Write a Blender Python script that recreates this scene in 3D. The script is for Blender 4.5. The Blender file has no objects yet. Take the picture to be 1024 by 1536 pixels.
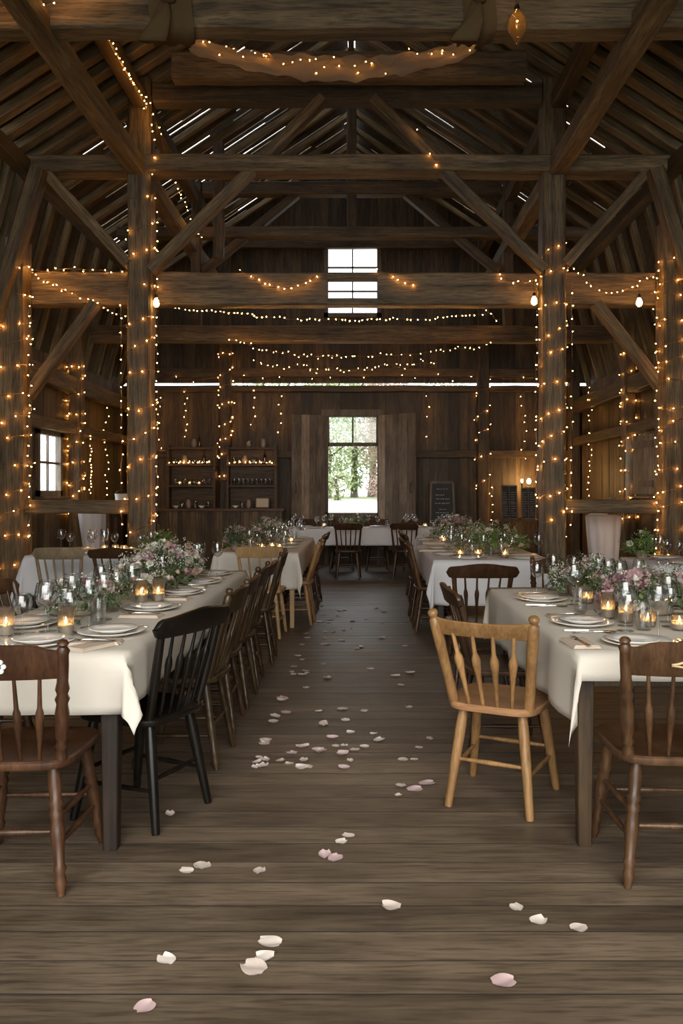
import bpy, bmesh, math, random
from mathutils import Vector, Matrix, Euler
random.seed(11)
C = bpy.context.scene.collection
PI = math.pi
V = Vector
XC = -0.125            # centre line of the barn
XL, XR = -4.35, 4.10   # inner faces of the side walls
YB = 15.0              # inner face of the back wall
YF = -1.7              # front wall, behind the camera

# ------------------------------------------------------------------ materials
def nt(name):
    m = bpy.data.materials.new(name); m.use_nodes = True
    t = m.node_tree; t.nodes.clear()
    return m, t, t.nodes, t.links

def node(ns, kind, **kw):
    n = ns.new(kind)
    for k, v in kw.items():
        if k in n.inputs: n.inputs[k].default_value = v
        else: setattr(n, k, v)
    return n

def plain(name, col, rough=0.5, metal=0.0, noise=0.0, nscale=20, sheen=0, trans=0, spec=0.5):
    m, t, ns, L = nt(name)
    b = node(ns, 'ShaderNodeBsdfPrincipled'); o = node(ns, 'ShaderNodeOutputMaterial')
    L.new(b.outputs[0], o.inputs[0])
    b.inputs['Base Color'].default_value = (*col, 1); b.inputs['Roughness'].default_value = rough
    b.inputs['Metallic'].default_value = metal; b.inputs['Specular IOR Level'].default_value = spec
    if sheen: b.inputs['Sheen Weight'].default_value = sheen
    if noise:
        tc = node(ns, 'ShaderNodeTexCoord'); nz = node(ns, 'ShaderNodeTexNoise', Scale=nscale, Detail=4)
        L.new(tc.outputs['Object'], nz.inputs['Vector'])
        mx = node(ns, 'ShaderNodeMix', data_type='RGBA', blend_type='MIX')
        mx.inputs[6].default_value = (*[c*(1-noise) for c in col], 1)
        mx.inputs[7].default_value = (*[min(1, c*(1+noise)) for c in col], 1)
        L.new(nz.outputs[0], mx.inputs[0]); L.new(mx.outputs[2], b.inputs['Base Color'])
    return m

def emit(name, col, s):
    m, t, ns, L = nt(name)
    e = node(ns, 'ShaderNodeEmission', Strength=s); e.inputs[0].default_value = (*col, 1)
    o = node(ns, 'ShaderNodeOutputMaterial'); L.new(e.outputs[0], o.inputs[0])
    return m

def wood(name, c1, c2, axis=0, rough=(0.45, 0.75), freq=9.0, stretch=0.06, bump=0.25, tint=False, knots=True, dark=0.35, spec=0.4, stain=None):
    """grain stretched along one axis of object space; a per-object random offset; 'tint' mesh attribute varies boards"""
    m, t, ns, L = nt(name)
    o = node(ns, 'ShaderNodeOutputMaterial'); b = node(ns, 'ShaderNodeBsdfPrincipled')
    b.inputs['Specular IOR Level'].default_value = spec
    L.new(b.outputs[0], o.inputs[0])
    tc = node(ns, 'ShaderNodeTexCoord'); mp = node(ns, 'ShaderNodeMapping')
    sc = [1.0, 1.0, 1.0]; sc[axis] = stretch
    mp.inputs['Scale'].default_value = sc
    oi = node(ns, 'ShaderNodeObjectInfo')
    mul = node(ns, 'ShaderNodeMath', operation='MULTIPLY'); mul.inputs[1].default_value = 37.0
    L.new(oi.outputs['Random'], mul.inputs[0])
    add = node(ns, 'ShaderNodeVectorMath', operation='ADD')
    L.new(tc.outputs['Object'], add.inputs[0]); L.new(mul.outputs[0], add.inputs[1])
    src = add.outputs[0]
    if tint:
        at = node(ns, 'ShaderNodeAttribute', attribute_name='tint')
        m2 = node(ns, 'ShaderNodeMath', operation='MULTIPLY'); m2.inputs[1].default_value = 61.0
        L.new(at.outputs['Fac'], m2.inputs[0])
        add2 = node(ns, 'ShaderNodeVectorMath', operation='ADD')
        L.new(src, add2.inputs[0]); L.new(m2.outputs[0], add2.inputs[1]); src = add2.outputs[0]
    L.new(src, mp.inputs['Vector'])
    n1 = node(ns, 'ShaderNodeTexNoise', Scale=freq, Detail=7, Roughness=0.65, Distortion=0.6)
    n2 = node(ns, 'ShaderNodeTexNoise', Scale=freq*7, Detail=3, Roughness=0.6)
    n3 = node(ns, 'ShaderNodeTexNoise', Scale=1.7, Detail=5, Roughness=0.6)
    L.new(mp.outputs[0], n1.inputs['Vector']); L.new(mp.outputs[0], n2.inputs['Vector']); L.new(src, n3.inputs['Vector'])
    r1 = node(ns, 'ShaderNodeValToRGB'); r1.color_ramp.elements[0].position = 0.3; r1.color_ramp.elements[1].position = 0.72
    r1.color_ramp.elements[0].color = (*c1, 1); r1.color_ramp.elements[1].color = (*c2, 1)
    L.new(n1.outputs[0], r1.inputs[0])
    mx = node(ns, 'ShaderNodeMix', data_type='RGBA', blend_type='MULTIPLY')
    r2 = node(ns, 'ShaderNodeValToRGB'); r2.color_ramp.elements[0].position = 0.33; r2.color_ramp.elements[1].position = 0.55
    r2.color_ramp.elements[0].color = (dark, dark, dark, 1); r2.color_ramp.elements[1].color = (1, 1, 1, 1)
    L.new(n2.outputs[0], r2.inputs[0])
    mx.inputs[0].default_value = 0.75
    L.new(r1.outputs[0], mx.inputs[6]); L.new(r2.outputs[0], mx.inputs[7])
    mx3 = node(ns, 'ShaderNodeMix', data_type='RGBA', blend_type='MULTIPLY'); mx3.inputs[0].default_value = 0.8
    r3 = node(ns, 'ShaderNodeValToRGB'); r3.color_ramp.elements[0].position = 0.34; r3.color_ramp.elements[1].position = 0.62
    r3.color_ramp.elements[0].color = (0.5, 0.48, 0.46, 1); r3.color_ramp.elements[1].color = (1.08, 1.06, 1.04, 1)
    L.new(n3.outputs[0], r3.inputs[0])
    L.new(mx.outputs[2], mx3.inputs[6]); L.new(r3.outputs[0], mx3.inputs[7])
    col = mx3.outputs[2]
    if tint:
        mr = node(ns, 'ShaderNodeMapRange'); mr.inputs[3].default_value = 0.55; mr.inputs[4].default_value = 1.45
        L.new(at.outputs['Fac'], mr.inputs[0])
        mx4 = node(ns, 'ShaderNodeMix', data_type='RGBA', blend_type='MULTIPLY'); mx4.inputs[0].default_value = 1
        L.new(col, mx4.inputs[6]); L.new(mr.outputs[0], mx4.inputs[7]); col = mx4.outputs[2]
    L.new(col, b.inputs['Base Color'])
    rr = node(ns, 'ShaderNodeMapRange'); rr.inputs[3].default_value = rough[0]; rr.inputs[4].default_value = rough[1]
    L.new(n3.outputs[0], rr.inputs[0]); L.new(rr.outputs[0], b.inputs['Roughness'])
    if bump:
        bp = node(ns, 'ShaderNodeBump', Strength=bump, Distance=0.01)
        L.new(n1.outputs[0], bp.inputs['Height']); L.new(bp.outputs[0], b.inputs['Normal'])
    return m

def thin_glass(name, col=(1, 1, 1), lo=0.05, hi=0.75, rough=0.02, expo=2.5):
    m, t, ns, L = nt(name)
    o = node(ns, 'ShaderNodeOutputMaterial')
    tr = node(ns, 'ShaderNodeBsdfTransparent'); tr.inputs[0].default_value = (*col, 1)
    gl = node(ns, 'ShaderNodeBsdfGlossy'); gl.inputs['Roughness'].default_value = rough
    lw = node(ns, 'ShaderNodeLayerWeight', Blend=0.5)
    pw = node(ns, 'ShaderNodeMath', operation='POWER'); pw.inputs[1].default_value = expo
    L.new(lw.outputs['Facing'], pw.inputs[0])
    mr = node(ns, 'ShaderNodeMapRange'); mr.inputs[3].default_value = lo; mr.inputs[4].default_value = hi
    L.new(pw.outputs[0], mr.inputs[0])
    mx = node(ns, 'ShaderNodeMixShader')
    L.new(mr.outputs[0], mx.inputs[0]); L.new(tr.outputs[0], mx.inputs[1]); L.new(gl.outputs[0], mx.inputs[2])
    L.new(mx.outputs[0], o.inputs[0])
    return m

def cloth_mat(name, col, trans=0.25, weave=420):
    m, t, ns, L = nt(name)
    o = node(ns, 'ShaderNodeOutputMaterial')
    d = node(ns, 'ShaderNodeBsdfPrincipled'); d.inputs['Roughness'].default_value = 0.9; d.inputs['Specular IOR Level'].default_value = 0.1
    tl = node(ns, 'ShaderNodeBsdfTranslucent')
    tc = node(ns, 'ShaderNodeTexCoord'); nz = node(ns, 'ShaderNodeTexNoise', Scale=5, Detail=5)
    L.new(tc.outputs['Object'], nz.inputs['Vector'])
    mx = node(ns, 'ShaderNodeMix', data_type='RGBA')
    mx.inputs[6].default_value = (*[c*0.9 for c in col], 1); mx.inputs[7].default_value = (*col, 1)
    L.new(nz.outputs[0], mx.inputs[0]); L.new(mx.outputs[2], d.inputs['Base Color']); L.new(mx.outputs[2], tl.inputs[0])
    n2 = node(ns, 'ShaderNodeTexNoise', Scale=weave, Detail=1); L.new(tc.outputs['Object'], n2.inputs['Vector'])
    bp = node(ns, 'ShaderNodeBump', Strength=0.15, Distance=0.002); L.new(n2.outputs[0], bp.inputs['Height']); L.new(bp.outputs[0], d.inputs['Normal'])
    ms = node(ns, 'ShaderNodeMixShader'); ms.inputs[0].default_value = trans
    L.new(d.outputs[0], ms.inputs[1]); L.new(tl.outputs[0], ms.inputs[2]); L.new(ms.outputs[0], o.inputs[0])
    return m

def leaf_mat(name, c1, c2, trans=0.3, rough=0.55):
    """two-tone leaves; the 'tint' attribute gives each leaf its own colour"""
    m, t, ns, L = nt(name)
    o = node(ns, 'ShaderNodeOutputMaterial')
    d = node(ns, 'ShaderNodeBsdfPrincipled'); d.inputs['Roughness'].default_value = rough; d.inputs['Specular IOR Level'].default_value = 0.3
    tl = node(ns, 'ShaderNodeBsdfTranslucent')
    at = node(ns, 'ShaderNodeAttribute', attribute_name='tint')
    mx = node(ns, 'ShaderNodeMix', data_type='RGBA'); mx.inputs[6].default_value = (*c1, 1); mx.inputs[7].default_value = (*c2, 1)
    L.new(at.outputs['Fac'], mx.inputs[0]); L.new(mx.outputs[2], d.inputs['Base Color']); L.new(mx.outputs[2], tl.inputs[0])
    ms = node(ns, 'ShaderNodeMixShader'); ms.inputs[0].default_value = trans
    L.new(d.outputs[0], ms.inputs[1]); L.new(tl.outputs[0], ms.inputs[2]); L.new(ms.outputs[0], o.inputs[0])
    return m

M = {}
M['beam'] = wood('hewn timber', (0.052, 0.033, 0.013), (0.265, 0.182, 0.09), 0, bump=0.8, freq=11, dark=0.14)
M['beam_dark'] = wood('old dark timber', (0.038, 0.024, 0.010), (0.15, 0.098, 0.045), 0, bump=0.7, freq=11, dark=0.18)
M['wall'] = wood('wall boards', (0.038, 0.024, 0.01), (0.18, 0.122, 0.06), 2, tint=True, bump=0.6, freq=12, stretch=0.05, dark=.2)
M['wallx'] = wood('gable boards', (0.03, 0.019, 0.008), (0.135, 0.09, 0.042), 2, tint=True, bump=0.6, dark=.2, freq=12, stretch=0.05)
M['roof'] = wood('roof boards', (0.045, 0.030, 0.013), (0.15, 0.103, 0.05), 0, tint=True, bump=0.4, freq=12, stretch=0.05)
M['rafter'] = wood('rafter wood', (0.075, 0.05, 0.02), (0.28, 0.195, 0.09), 0, bump=0.4, freq=12)
M['floor'] = wood('floor planks', (0.092, 0.068, 0.046), (0.20, 0.152, 0.105), 0, rough=(0.34, 0.6), tint=True, bump=0.25, freq=13, stretch=0.07, spec=0.5)
M['door'] = wood('grey door boards', (0.16, 0.115, 0.075), (0.34, 0.26, 0.18), 2, tint=True, bump=0.4, freq=12, stretch=0.05)
M['frame_wood'] = wood('window frame wood', (0.10, 0.075, 0.05), (0.24, 0.185, 0.13), 2, bump=0.3)
M['shelf'] = wood('shelf wood', (0.06, 0.032, 0.016), (0.17, 0.10, 0.05), 0, bump=0.3)
M['oak'] = wood('golden oak', (0.22, 0.112, 0.042), (0.39, 0.225, 0.09), 2, rough=(0.3, 0.5), freq=16, bump=0.1, dark=0.6)
M['oak_seat'] = wood('worn oak seat', (0.30, 0.15, 0.07), (0.48, 0.27, 0.13), 0, rough=(0.3, 0.5), freq=14, bump=0.1, dark=0.6)
M['redbrown'] = wood('red brown varnish', (0.04, 0.018, 0.009), (0.11, 0.050, 0.023), 2, rough=(0.25, 0.45), freq=16, bump=0.1, dark=0.5)
M['brown'] = wood('brown varnish', (0.05, 0.025, 0.012), (0.135, 0.07, 0.032), 2, rough=(0.25, 0.45), freq=16, bump=0.1, dark=0.5)
M['dkbrown'] = wood('dark brown varnish', (0.030, 0.016, 0.008), (0.09, 0.044, 0.021), 2, rough=(0.22, 0.42), freq=16, bump=0.1, dark=0.5)
M['olive'] = wood('olive brown varnish', (0.026, 0.016, 0.007), (0.08, 0.048, 0.018), 2, rough=(0.25, 0.45), freq=16, bump=0.1, dark=0.5)
M['black'] = wood('worn black paint', (0.005, 0.0045, 0.004), (0.014, 0.011, 0.008), 2, rough=(0.18, 0.34), freq=16, bump=0.1, dark=0.6, spec=0.3)
M['lightwood'] = wood('pale beech', (0.36, 0.22, 0.10), (0.55, 0.37, 0.18), 2, rough=(0.35, 0.55), freq=14, bump=0.1, dark=0.65)
M['greychair'] = wood('grey brown wood', (0.20, 0.15, 0.09), (0.36, 0.28, 0.18), 2, rough=(0.35, 0.55), freq=14, bump=0.1, dark=0.65)
M['tableleg'] = wood('dark table wood', (0.014, 0.009, 0.006), (0.042, 0.026, 0.016), 2, rough=(0.35, 0.6), bump=0.15)
M['tableleg2'] = wood('mid table wood', (0.04, 0.024, 0.012), (0.105, 0.065, 0.03), 2, rough=(0.35, 0.6), bump=0.15)
M['cloth'] = cloth_mat('cream linen', (0.80, 0.75, 0.66))
M['cloth_white'] = cloth_mat('white linen', (0.80, 0.79, 0.80))
M['napkin'] = cloth_mat('oatmeal napkin', (0.60, 0.50, 0.40), 0.1)
M['tulle'] = None
M['china'] = plain('white china', (0.78, 0.76, 0.72), 0.12, spec=0.6)
M['silver'] = plain('silver', (0.62, 0.60, 0.57), 0.22, 1.0)
M['glass'] = thin_glass('clear glass', (0.97, 0.98, 0.98), 0.06, 0.85, 0.03, 2.2)
M['pane'] = thin_glass('window glass', (0.95, 0.97, 0.97), 0.03, 0.6, 0.02, 3.0)
M['brownglass'] = thin_glass('bottle glass', (0.55, 0.42, 0.25), 0.06, 0.8, 0.05, 2.0)
M['wax'] = plain('candle wax', (0.80, 0.72, 0.58), 0.5)
M['flame'] = emit('candle flame', (1.0, 0.52, 0.16), 110)
M['bulb'] = emit('fairy bulb', (1.0, 0.43, 0.085), 150)
M['edison'] = emit('filament bulb', (1.0, 0.55, 0.20), 30)
M['lampglow'] = emit('lamp bulb', (1.0, 0.56, 0.2), 380)
M['wire'] = plain('dark wire', (0.05, 0.03, 0.015), 0.5)
M['copper'] = plain('copper wire', (0.35, 0.18, 0.07), 0.35, 0.8)
M['iron'] = plain('black iron', (0.02, 0.018, 0.016), 0.45, 0.5)
M['slate'] = plain('chalkboard slate', (0.022, 0.024, 0.022), 0.7, noise=0.4, nscale=6)
M['chalk'] = plain('chalk', (0.62, 0.62, 0.60), 0.9)
M['burlap'] = cloth_mat('burlap', (0.13, 0.085, 0.038), 0.25, 160)
M['leaf'] = leaf_mat('garden leaves', (0.03, 0.06, 0.022), (0.20, 0.27, 0.12))
M['leaf_light'] = leaf_mat('fresh leaves', (0.06, 0.13, 0.028), (0.26, 0.38, 0.11))
M['leaf_tree'] = leaf_mat('tree leaves', (0.20, 0.28, 0.11), (0.58, 0.64, 0.38), 0.5)
M['leaf_red'] = leaf_mat('copper beech leaves', (0.34, 0.24, 0.19), (0.58, 0.46, 0.38), 0.5)
M['rose_white'] = leaf_mat('white rose', (0.62, 0.58, 0.50), (0.82, 0.80, 0.72), 0.25)
M['rose_blush'] = leaf_mat('blush rose', (0.52, 0.33, 0.27), (0.72, 0.52, 0.44), 0.25)
M['rose_mauve'] = leaf_mat('mauve rose', (0.26, 0.12, 0.15), (0.50, 0.30, 0.34), 0.25)
M['rose_pink'] = leaf_mat('dusty pink hydrangea', (0.40, 0.23, 0.25), (0.62, 0.43, 0.44), 0.25)
M['filler'] = leaf_mat('baby breath', (0.55, 0.53, 0.47), (0.85, 0.83, 0.76), 0.25)
M['petal'] = leaf_mat('pale petal', (0.62, 0.52, 0.46), (0.84, 0.77, 0.70), 0.2)
M['petal_pink'] = leaf_mat('pink petal', (0.56, 0.40, 0.40), (0.68, 0.53, 0.53), 0.2)
M['bark'] = wood('bark', (0.06, 0.045, 0.03), (0.16, 0.12, 0.09), 2, bump=0.6)
M['gravel'] = plain('pale gravel', (0.55, 0.5, 0.42), 0.9, noise=0.25, nscale=3)
M['meadow'] = plain('meadow ground', (0.16, 0.2, 0.07), 0.9, noise=0.4, nscale=2)
M['ceramic'] = plain('stoneware', (0.30, 0.24, 0.18), 0.5, noise=0.2)
M['plugwood'] = plain('pale plug wood', (0.45, 0.32, 0.17), 0.4)
M['gap_shade'] = plain('painted shade in the floor gaps', (0.012, 0.009, 0.007), 0.9)  # shade of the gaps painted onto the plank edges as a dark colour
M['paper'] = plain('cream card', (0.55, 0.45, 0.33), 0.8)
M['lamp_shade'] = cloth_mat('lamp shade', (0.75, 0.55, 0.32), 0.5)

m, t, ns, L = nt('frosted votive glass')
o = node(ns, 'ShaderNodeOutputMaterial'); tr = node(ns, 'ShaderNodeBsdfTransparent'); tl = node(ns, 'ShaderNodeBsdfTranslucent'); gl = node(ns, 'ShaderNodeBsdfGlossy'); gl.inputs['Roughness'].default_value = .08
tl.inputs[0].default_value = (.9, .85, .78, 1)
a = node(ns, 'ShaderNodeMixShader'); a.inputs[0].default_value = .3; L.new(tr.outputs[0], a.inputs[1]); L.new(tl.outputs[0], a.inputs[2])
lw = node(ns, 'ShaderNodeLayerWeight', Blend=.35); b = node(ns, 'ShaderNodeMixShader'); L.new(lw.outputs['Facing'], b.inputs[0]); L.new(a.outputs[0], b.inputs[1]); L.new(gl.outputs[0], b.inputs[2]); L.new(b.outputs[0], o.inputs[0])
M['frost'] = m
m = M['frost'].copy(); m.name = 'smoky amber glass'; M['amber'] = m
for n_ in m.node_tree.nodes:
    if n_.type == 'BSDF_TRANSLUCENT': n_.inputs[0].default_value = (.75, .58, .35, 1)
    if n_.type == 'BSDF_TRANSPARENT': n_.inputs[0].default_value = (.9, .8, .6, 1)
m, t, ns, L = nt('sheer tulle')
o = node(ns, 'ShaderNodeOutputMaterial'); tr = node(ns, 'ShaderNodeBsdfTransparent'); tl = node(ns, 'ShaderNodeBsdfTranslucent'); df = node(ns, 'ShaderNodeBsdfDiffuse')
tl.inputs[0].default_value = (0.75, 0.6, 0.42, 1); df.inputs[0].default_value = (0.6, 0.48, 0.34, 1)
a = node(ns, 'ShaderNodeMixShader'); a.inputs[0].default_value = 0.5; L.new(tl.outputs[0], a.inputs[1]); L.new(df.outputs[0], a.inputs[2])
b = node(ns, 'ShaderNodeMixShader'); b.inputs[0].default_value = 0.6; L.new(tr.outputs[0], b.inputs[1]); L.new(a.outputs[0], b.inputs[2]); L.new(b.outputs[0], o.inputs[0])
M['tulle'] = m

# ------------------------------------------------------------------ helpers
class MB:
    """collects shapes for one mesh"""
    def __init__(s): s.v = []; s.f = []; s.t = []; s.cur = 0.5
    def face(s, idx): s.f.append(tuple(idx)); s.t.append(s.cur)
    def box(s, lo, hi):
        b = len(s.v)
        for z in (lo[2], hi[2]):
            for x, y in ((lo[0], lo[1]), (hi[0], lo[1]), (hi[0], hi[1]), (lo[0], hi[1])): s.v.append((x, y, z))
        for q in ((0, 3, 2, 1), (4, 5, 6, 7), (0, 1, 5, 4), (1, 2, 6, 5), (2, 3, 7, 6), (3, 0, 4, 7)): s.face([b+i for i in q])
        return s
    def hexa(s, pts):
        """8 points: bottom ring then top ring"""
        b = len(s.v); s.v += [tuple(p) for p in pts]
        for q in ((0, 3, 2, 1), (4, 5, 6, 7), (0, 1, 5, 4), (1, 2, 6, 5), (2, 3, 7, 6), (3, 0, 4, 7)): s.face([b+i for i in q])
        return s
    def rings(s, rings, closed_u=True, caps=True):
        b = len(s.v); n = len(rings[0])
        for r in rings: s.v += [tuple(p) for p in r]
        for i in range(len(rings)-1):
            for j in range(n if closed_u else n-1):
                k = (j+1) % n
                s.face((b+i*n+j, b+i*n+k, b+(i+1)*n+k, b+(i+1)*n+j))
        if caps:
            s.face([b+j for j in reversed(range(n))]); s.face([b+(len(rings)-1)*n+j for j in range(n)])
        return s
    def spin(s, p0, p1, prof, n=10):
        """turned piece from p0 to p1; prof = [(t, radius)]"""
        p0, p1 = V(p0), V(p1); d = (p1-p0); q = d.to_track_quat('Z', 'Y'); L_ = d.length
        rs = []
        for t, r in prof:
            rs.append([p0 + q @ V((r*math.cos(2*PI*k/n), r*math.sin(2*PI*k/n), t*L_)) for k in range(n)])
        return s.rings(rs)
    def tube(s, pts, r, n=6):
        pts = [V(p) for p in pts]; rs = []
        for i, p in enumerate(pts):
            d = (pts[min(i+1, len(pts)-1)] - pts[max(i-1, 0)])
            if d.length < 1e-9: d = V((0, 0, 1))
            q = d.to_track_quat('Z', 'Y'); rr = r[i] if isinstance(r, (list, tuple)) else r
            rs.append([p + q @ V((rr*math.cos(2*PI*k/n), rr*math.sin(2*PI*k/n), 0)) for k in range(n)])
        return s.rings(rs)
    def lathe(s, prof, c=(0, 0, 0), n=20):
        """prof = [(radius, z)] around vertical axis, open profile"""
        rs = [[(c[0]+r*math.cos(2*PI*k/n), c[1]+r*math.sin(2*PI*k/n), c[2]+z) for k in range(n)] for r, z in prof]
        return s.rings(rs, caps=False)
    def mesh(s, name, smooth=False, tint=False):
        me = bpy.data.meshes.new(name); me.from_pydata(s.v, [], s.f); me.update()
        if smooth: me.polygons.foreach_set('use_smooth', [True]*len(me.polygons))
        if tint:
            at = me.attributes.new('tint', 'FLOAT', 'FACE'); at.data.foreach_set('value', s.t)
        return me

def link(name, me, mat, parent=None, loc=None, rot=None):
    o = bpy.data.objects.new(name, me); C.objects.link(o)
    if me is not None and mat is not None and len(me.materials) == 0: me.materials.append(M[mat] if isinstance(mat, str) else mat)
    if parent is not None: o.parent = parent
    if loc is not None: o.location = loc
    if rot is not None: o.rotation_euler = rot
    return o

def obj(name, mb, mat, parent=None, loc=None, rot=None, smooth=False, tint=False, sharp=None):
    me = mb.mesh(name, smooth, tint)
    if smooth and sharp: me.set_sharp_from_angle(angle=sharp)
    return link(name, me, mat, parent, loc, rot)

def tag(o, label=None, cat=None, group=None, kind=None):
    if label: o['label'] = label
    if cat: o['category'] = cat
    if group: o['group'] = group
    if kind: o['kind'] = kind
    return o

def thing(name, label, cat, loc=(0, 0, 0), rz=0, group=None):
    o = bpy.data.objects.new(name, None); o.empty_display_size = 0.1; C.objects.link(o)
    o.location = loc; o.rotation_euler = (0, 0, rz)
    return tag(o, label, cat, group)

def copy_tree(o, parent=None):
    c = o.copy(); C.objects.link(c)
    if parent is not None: c.parent = parent
    for ch in KIDS.get(o.name, ()): copy_tree_child(ch, c)
    return c
KIDS = {}
def index_kids(root):
    """remember the children of a prototype so that copying it needs no search"""
    for ch in list(root.children):
        KIDS.setdefault(root.name, []).append(ch); index_kids(ch)
def copy_tree_child(o, parent):
    c = o.copy(); C.objects.link(c); c.parent = parent
    for ch in KIDS.get(o.name, ()): copy_tree_child(ch, c)

def place(proto, used, loc, rz, label, group=None, scale=None, cat=None):
    """first call moves the prototype itself, later calls copy it"""
    if proto.name in used: o = copy_tree(proto)
    else: o = proto; used.add(proto.name)
    o.location = loc; o.rotation_euler = (0, 0, rz)
    if scale: o.scale = (scale,)*3
    o['label'] = label
    if group: o['group'] = group
    if cat: o['category'] = cat
    return o
used = set()
ORD = ['first', 'second', 'third', 'fourth', 'fifth', 'sixth', 'seventh', 'eighth', 'ninth', 'tenth', 'eleventh', 'twelfth', 'thirteenth', 'fourteenth', 'fifteenth', 'sixteenth']

# ------------------------------------------------------------------ timber frame
def timber(name, p0, p1, w, h, label=None, mat='beam', up=(0, 0, 1), rough=0.006, cat='beam', sub=None):
    """a hewn timber along local X; w across, h along 'up'"""
    p0, p1 = V(p0), V(p1); d = p1-p0; L_ = d.length
    x = d.normalized(); u = V(up); y = u.cross(x).normalized(); z = x.cross(y)
    n = max(2, int(L_/0.35)) if sub is None else sub
    c = min(w, h)*0.09; mb = MB(); rs = []
    for i in range(n+1):
        sx = L_*i/n; jy, jz = random.uniform(-rough, rough), random.uniform(-rough, rough); k = 1+random.uniform(-rough, rough)*3
        a, b = w/2*k, h/2*k
        rs.append([(sx, jy+p, jz+q) for p, q in ((-a+c, -b), (a-c, -b), (a, -b+c), (a, b-c), (a-c, b), (-a+c, b), (-a, b-c), (-a, -b+c))])
    mb.rings(rs)
    o = obj(name, mb, mat)
    o.matrix_world = Matrix((( x.x, y.x, z.x, p0.x), (x.y, y.y, z.y, p0.y), (x.z, y.z, z.z, p0.z), (0, 0, 0, 1)))
    tag(o, label, cat, kind='structure')
    return o

YM, YT = 9.3, 11.85      # main bent and the bent behind it
PLX, PRX = -2.55, 2.24   # inner posts
timber('timber_post', (PLX, YM, 0), (PLX, YM, 6.15), 0.27, 0.27, 'left inner post of the main frame, full height', up=(0, 1, 0), cat='post')
timber('timber_post', (PRX, YM, 0), (PRX, YM, 6.15), 0.27, 0.27, 'right inner post of the main frame, full height', up=(0, 1, 0), cat='post')
timber('timber_post', (-4.04, YM, 0), (-4.04, YM, 4.3), 0.32, 0.30, 'outer post at the left edge of the main frame', up=(0, 1, 0), cat='post')
timber('timber_post', (3.66, YM, 0), (3.66, YM, 4.5), 0.34, 0.30, 'outer post at the right edge of the main frame', up=(0, 1, 0), cat='post')
timber('timber_post', (-4.22, YT, 0), (-4.22, YT, 3.9), 0.18, 0.18, 'slim post beside the left window', up=(0, 1, 0), cat='post')
timber('timber_post', (3.99, YT, 0), (3.99, YT, 3.9), 0.18, 0.18, 'slim post beside the right window', up=(0, 1, 0), cat='post')
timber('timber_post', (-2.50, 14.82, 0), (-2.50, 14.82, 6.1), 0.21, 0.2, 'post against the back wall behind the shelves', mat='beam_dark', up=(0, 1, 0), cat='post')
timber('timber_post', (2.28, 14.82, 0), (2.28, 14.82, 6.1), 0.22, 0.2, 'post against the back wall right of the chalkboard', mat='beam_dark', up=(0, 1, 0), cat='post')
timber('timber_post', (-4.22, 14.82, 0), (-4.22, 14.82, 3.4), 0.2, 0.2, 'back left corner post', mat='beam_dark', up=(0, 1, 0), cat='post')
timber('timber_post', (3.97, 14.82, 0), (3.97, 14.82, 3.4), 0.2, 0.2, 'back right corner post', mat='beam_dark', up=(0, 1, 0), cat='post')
# tie beams and collars across
timber('tie_beam', (-3.9, 6.5, 5.3), (3.65, 6.5, 5.3), 0.22, 0.40, 'heavy tie beam across the top of the view', rough=0.012)
timber('tie_beam', (-3.95, 9.27, 5.15), (3.7, 9.27, 5.15), 0.30, 0.19, 'tie beam on top of the inner posts')
timber('tie_beam', (-4.0, 9.55, 3.785), (-0.39, 9.55, 3.785), 0.2, 0.39, 'left length of the deep crossbeam behind the posts')
timber('tie_beam', (0.205, 9.55, 3.785), (3.62, 9.55, 3.785), 0.2, 0.39, 'right length of the deep crossbeam behind the posts')
timber('splice_rail', (-0.5, 9.55, 3.945), (0.32, 9.55, 3.945), 0.17, 0.075, 'upper rail joining the deep crossbeam below the loft window', rough=.002)
timber('splice_rail', (-0.5, 9.55, 3.635), (0.32, 9.55, 3.635), 0.17, 0.085, 'lower rail joining the deep crossbeam below the loft window', rough=.002)
timber('tie_beam', (-4.1, 12.2, 3.78), (3.85, 12.2, 3.78), 0.2, 0.25, 'crossbeam of the next frame below the deep beam')
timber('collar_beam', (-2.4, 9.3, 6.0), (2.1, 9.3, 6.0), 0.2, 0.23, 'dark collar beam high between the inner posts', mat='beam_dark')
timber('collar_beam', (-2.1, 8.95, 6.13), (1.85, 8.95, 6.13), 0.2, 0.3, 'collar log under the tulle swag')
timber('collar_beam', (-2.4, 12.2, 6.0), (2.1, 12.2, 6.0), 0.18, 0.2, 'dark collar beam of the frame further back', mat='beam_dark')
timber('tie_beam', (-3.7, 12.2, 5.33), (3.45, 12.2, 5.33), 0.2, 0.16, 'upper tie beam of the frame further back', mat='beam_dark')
# rails between inner and outer posts
timber('rail_beam', (-3.9, YM, 1.2), (-2.67, YM, 1.2), 0.12, 0.16, 'rail between the two left posts', cat='rail')
timber('rail_beam', (2.36, YM, 1.2), (3.5, YM, 1.2), 0.12, 0.16, 'rail between the two right posts', cat='rail')
# lengthwise plates and purlins
for x, side in ((-2.58, 'left'), (2.28, 'right')):
    timber('arcade_plate', (x, 4.0, 5.12), (x, 14.95, 5.12), 0.2, 0.2, f'lengthwise plate on the {side} inner posts', sub=24)
for x, side in ((-2.53, 'left'), (2.28, 'right')):
    timber('purlin', (x, 4.0, 5.88), (x, 14.95, 5.88), 0.16, 0.18, f'upper {side} purlin carrying the rafters', mat='beam_dark', sub=24)
for x, side in ((-3.85, 'left'), (3.6, 'right')):
    timber('purlin', (x, 4.0, 5.1), (x, 14.95, 5.1), 0.16, 0.18, f'lower {side} purlin at the kink of the roof', mat='beam_dark', sub=24)
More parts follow.
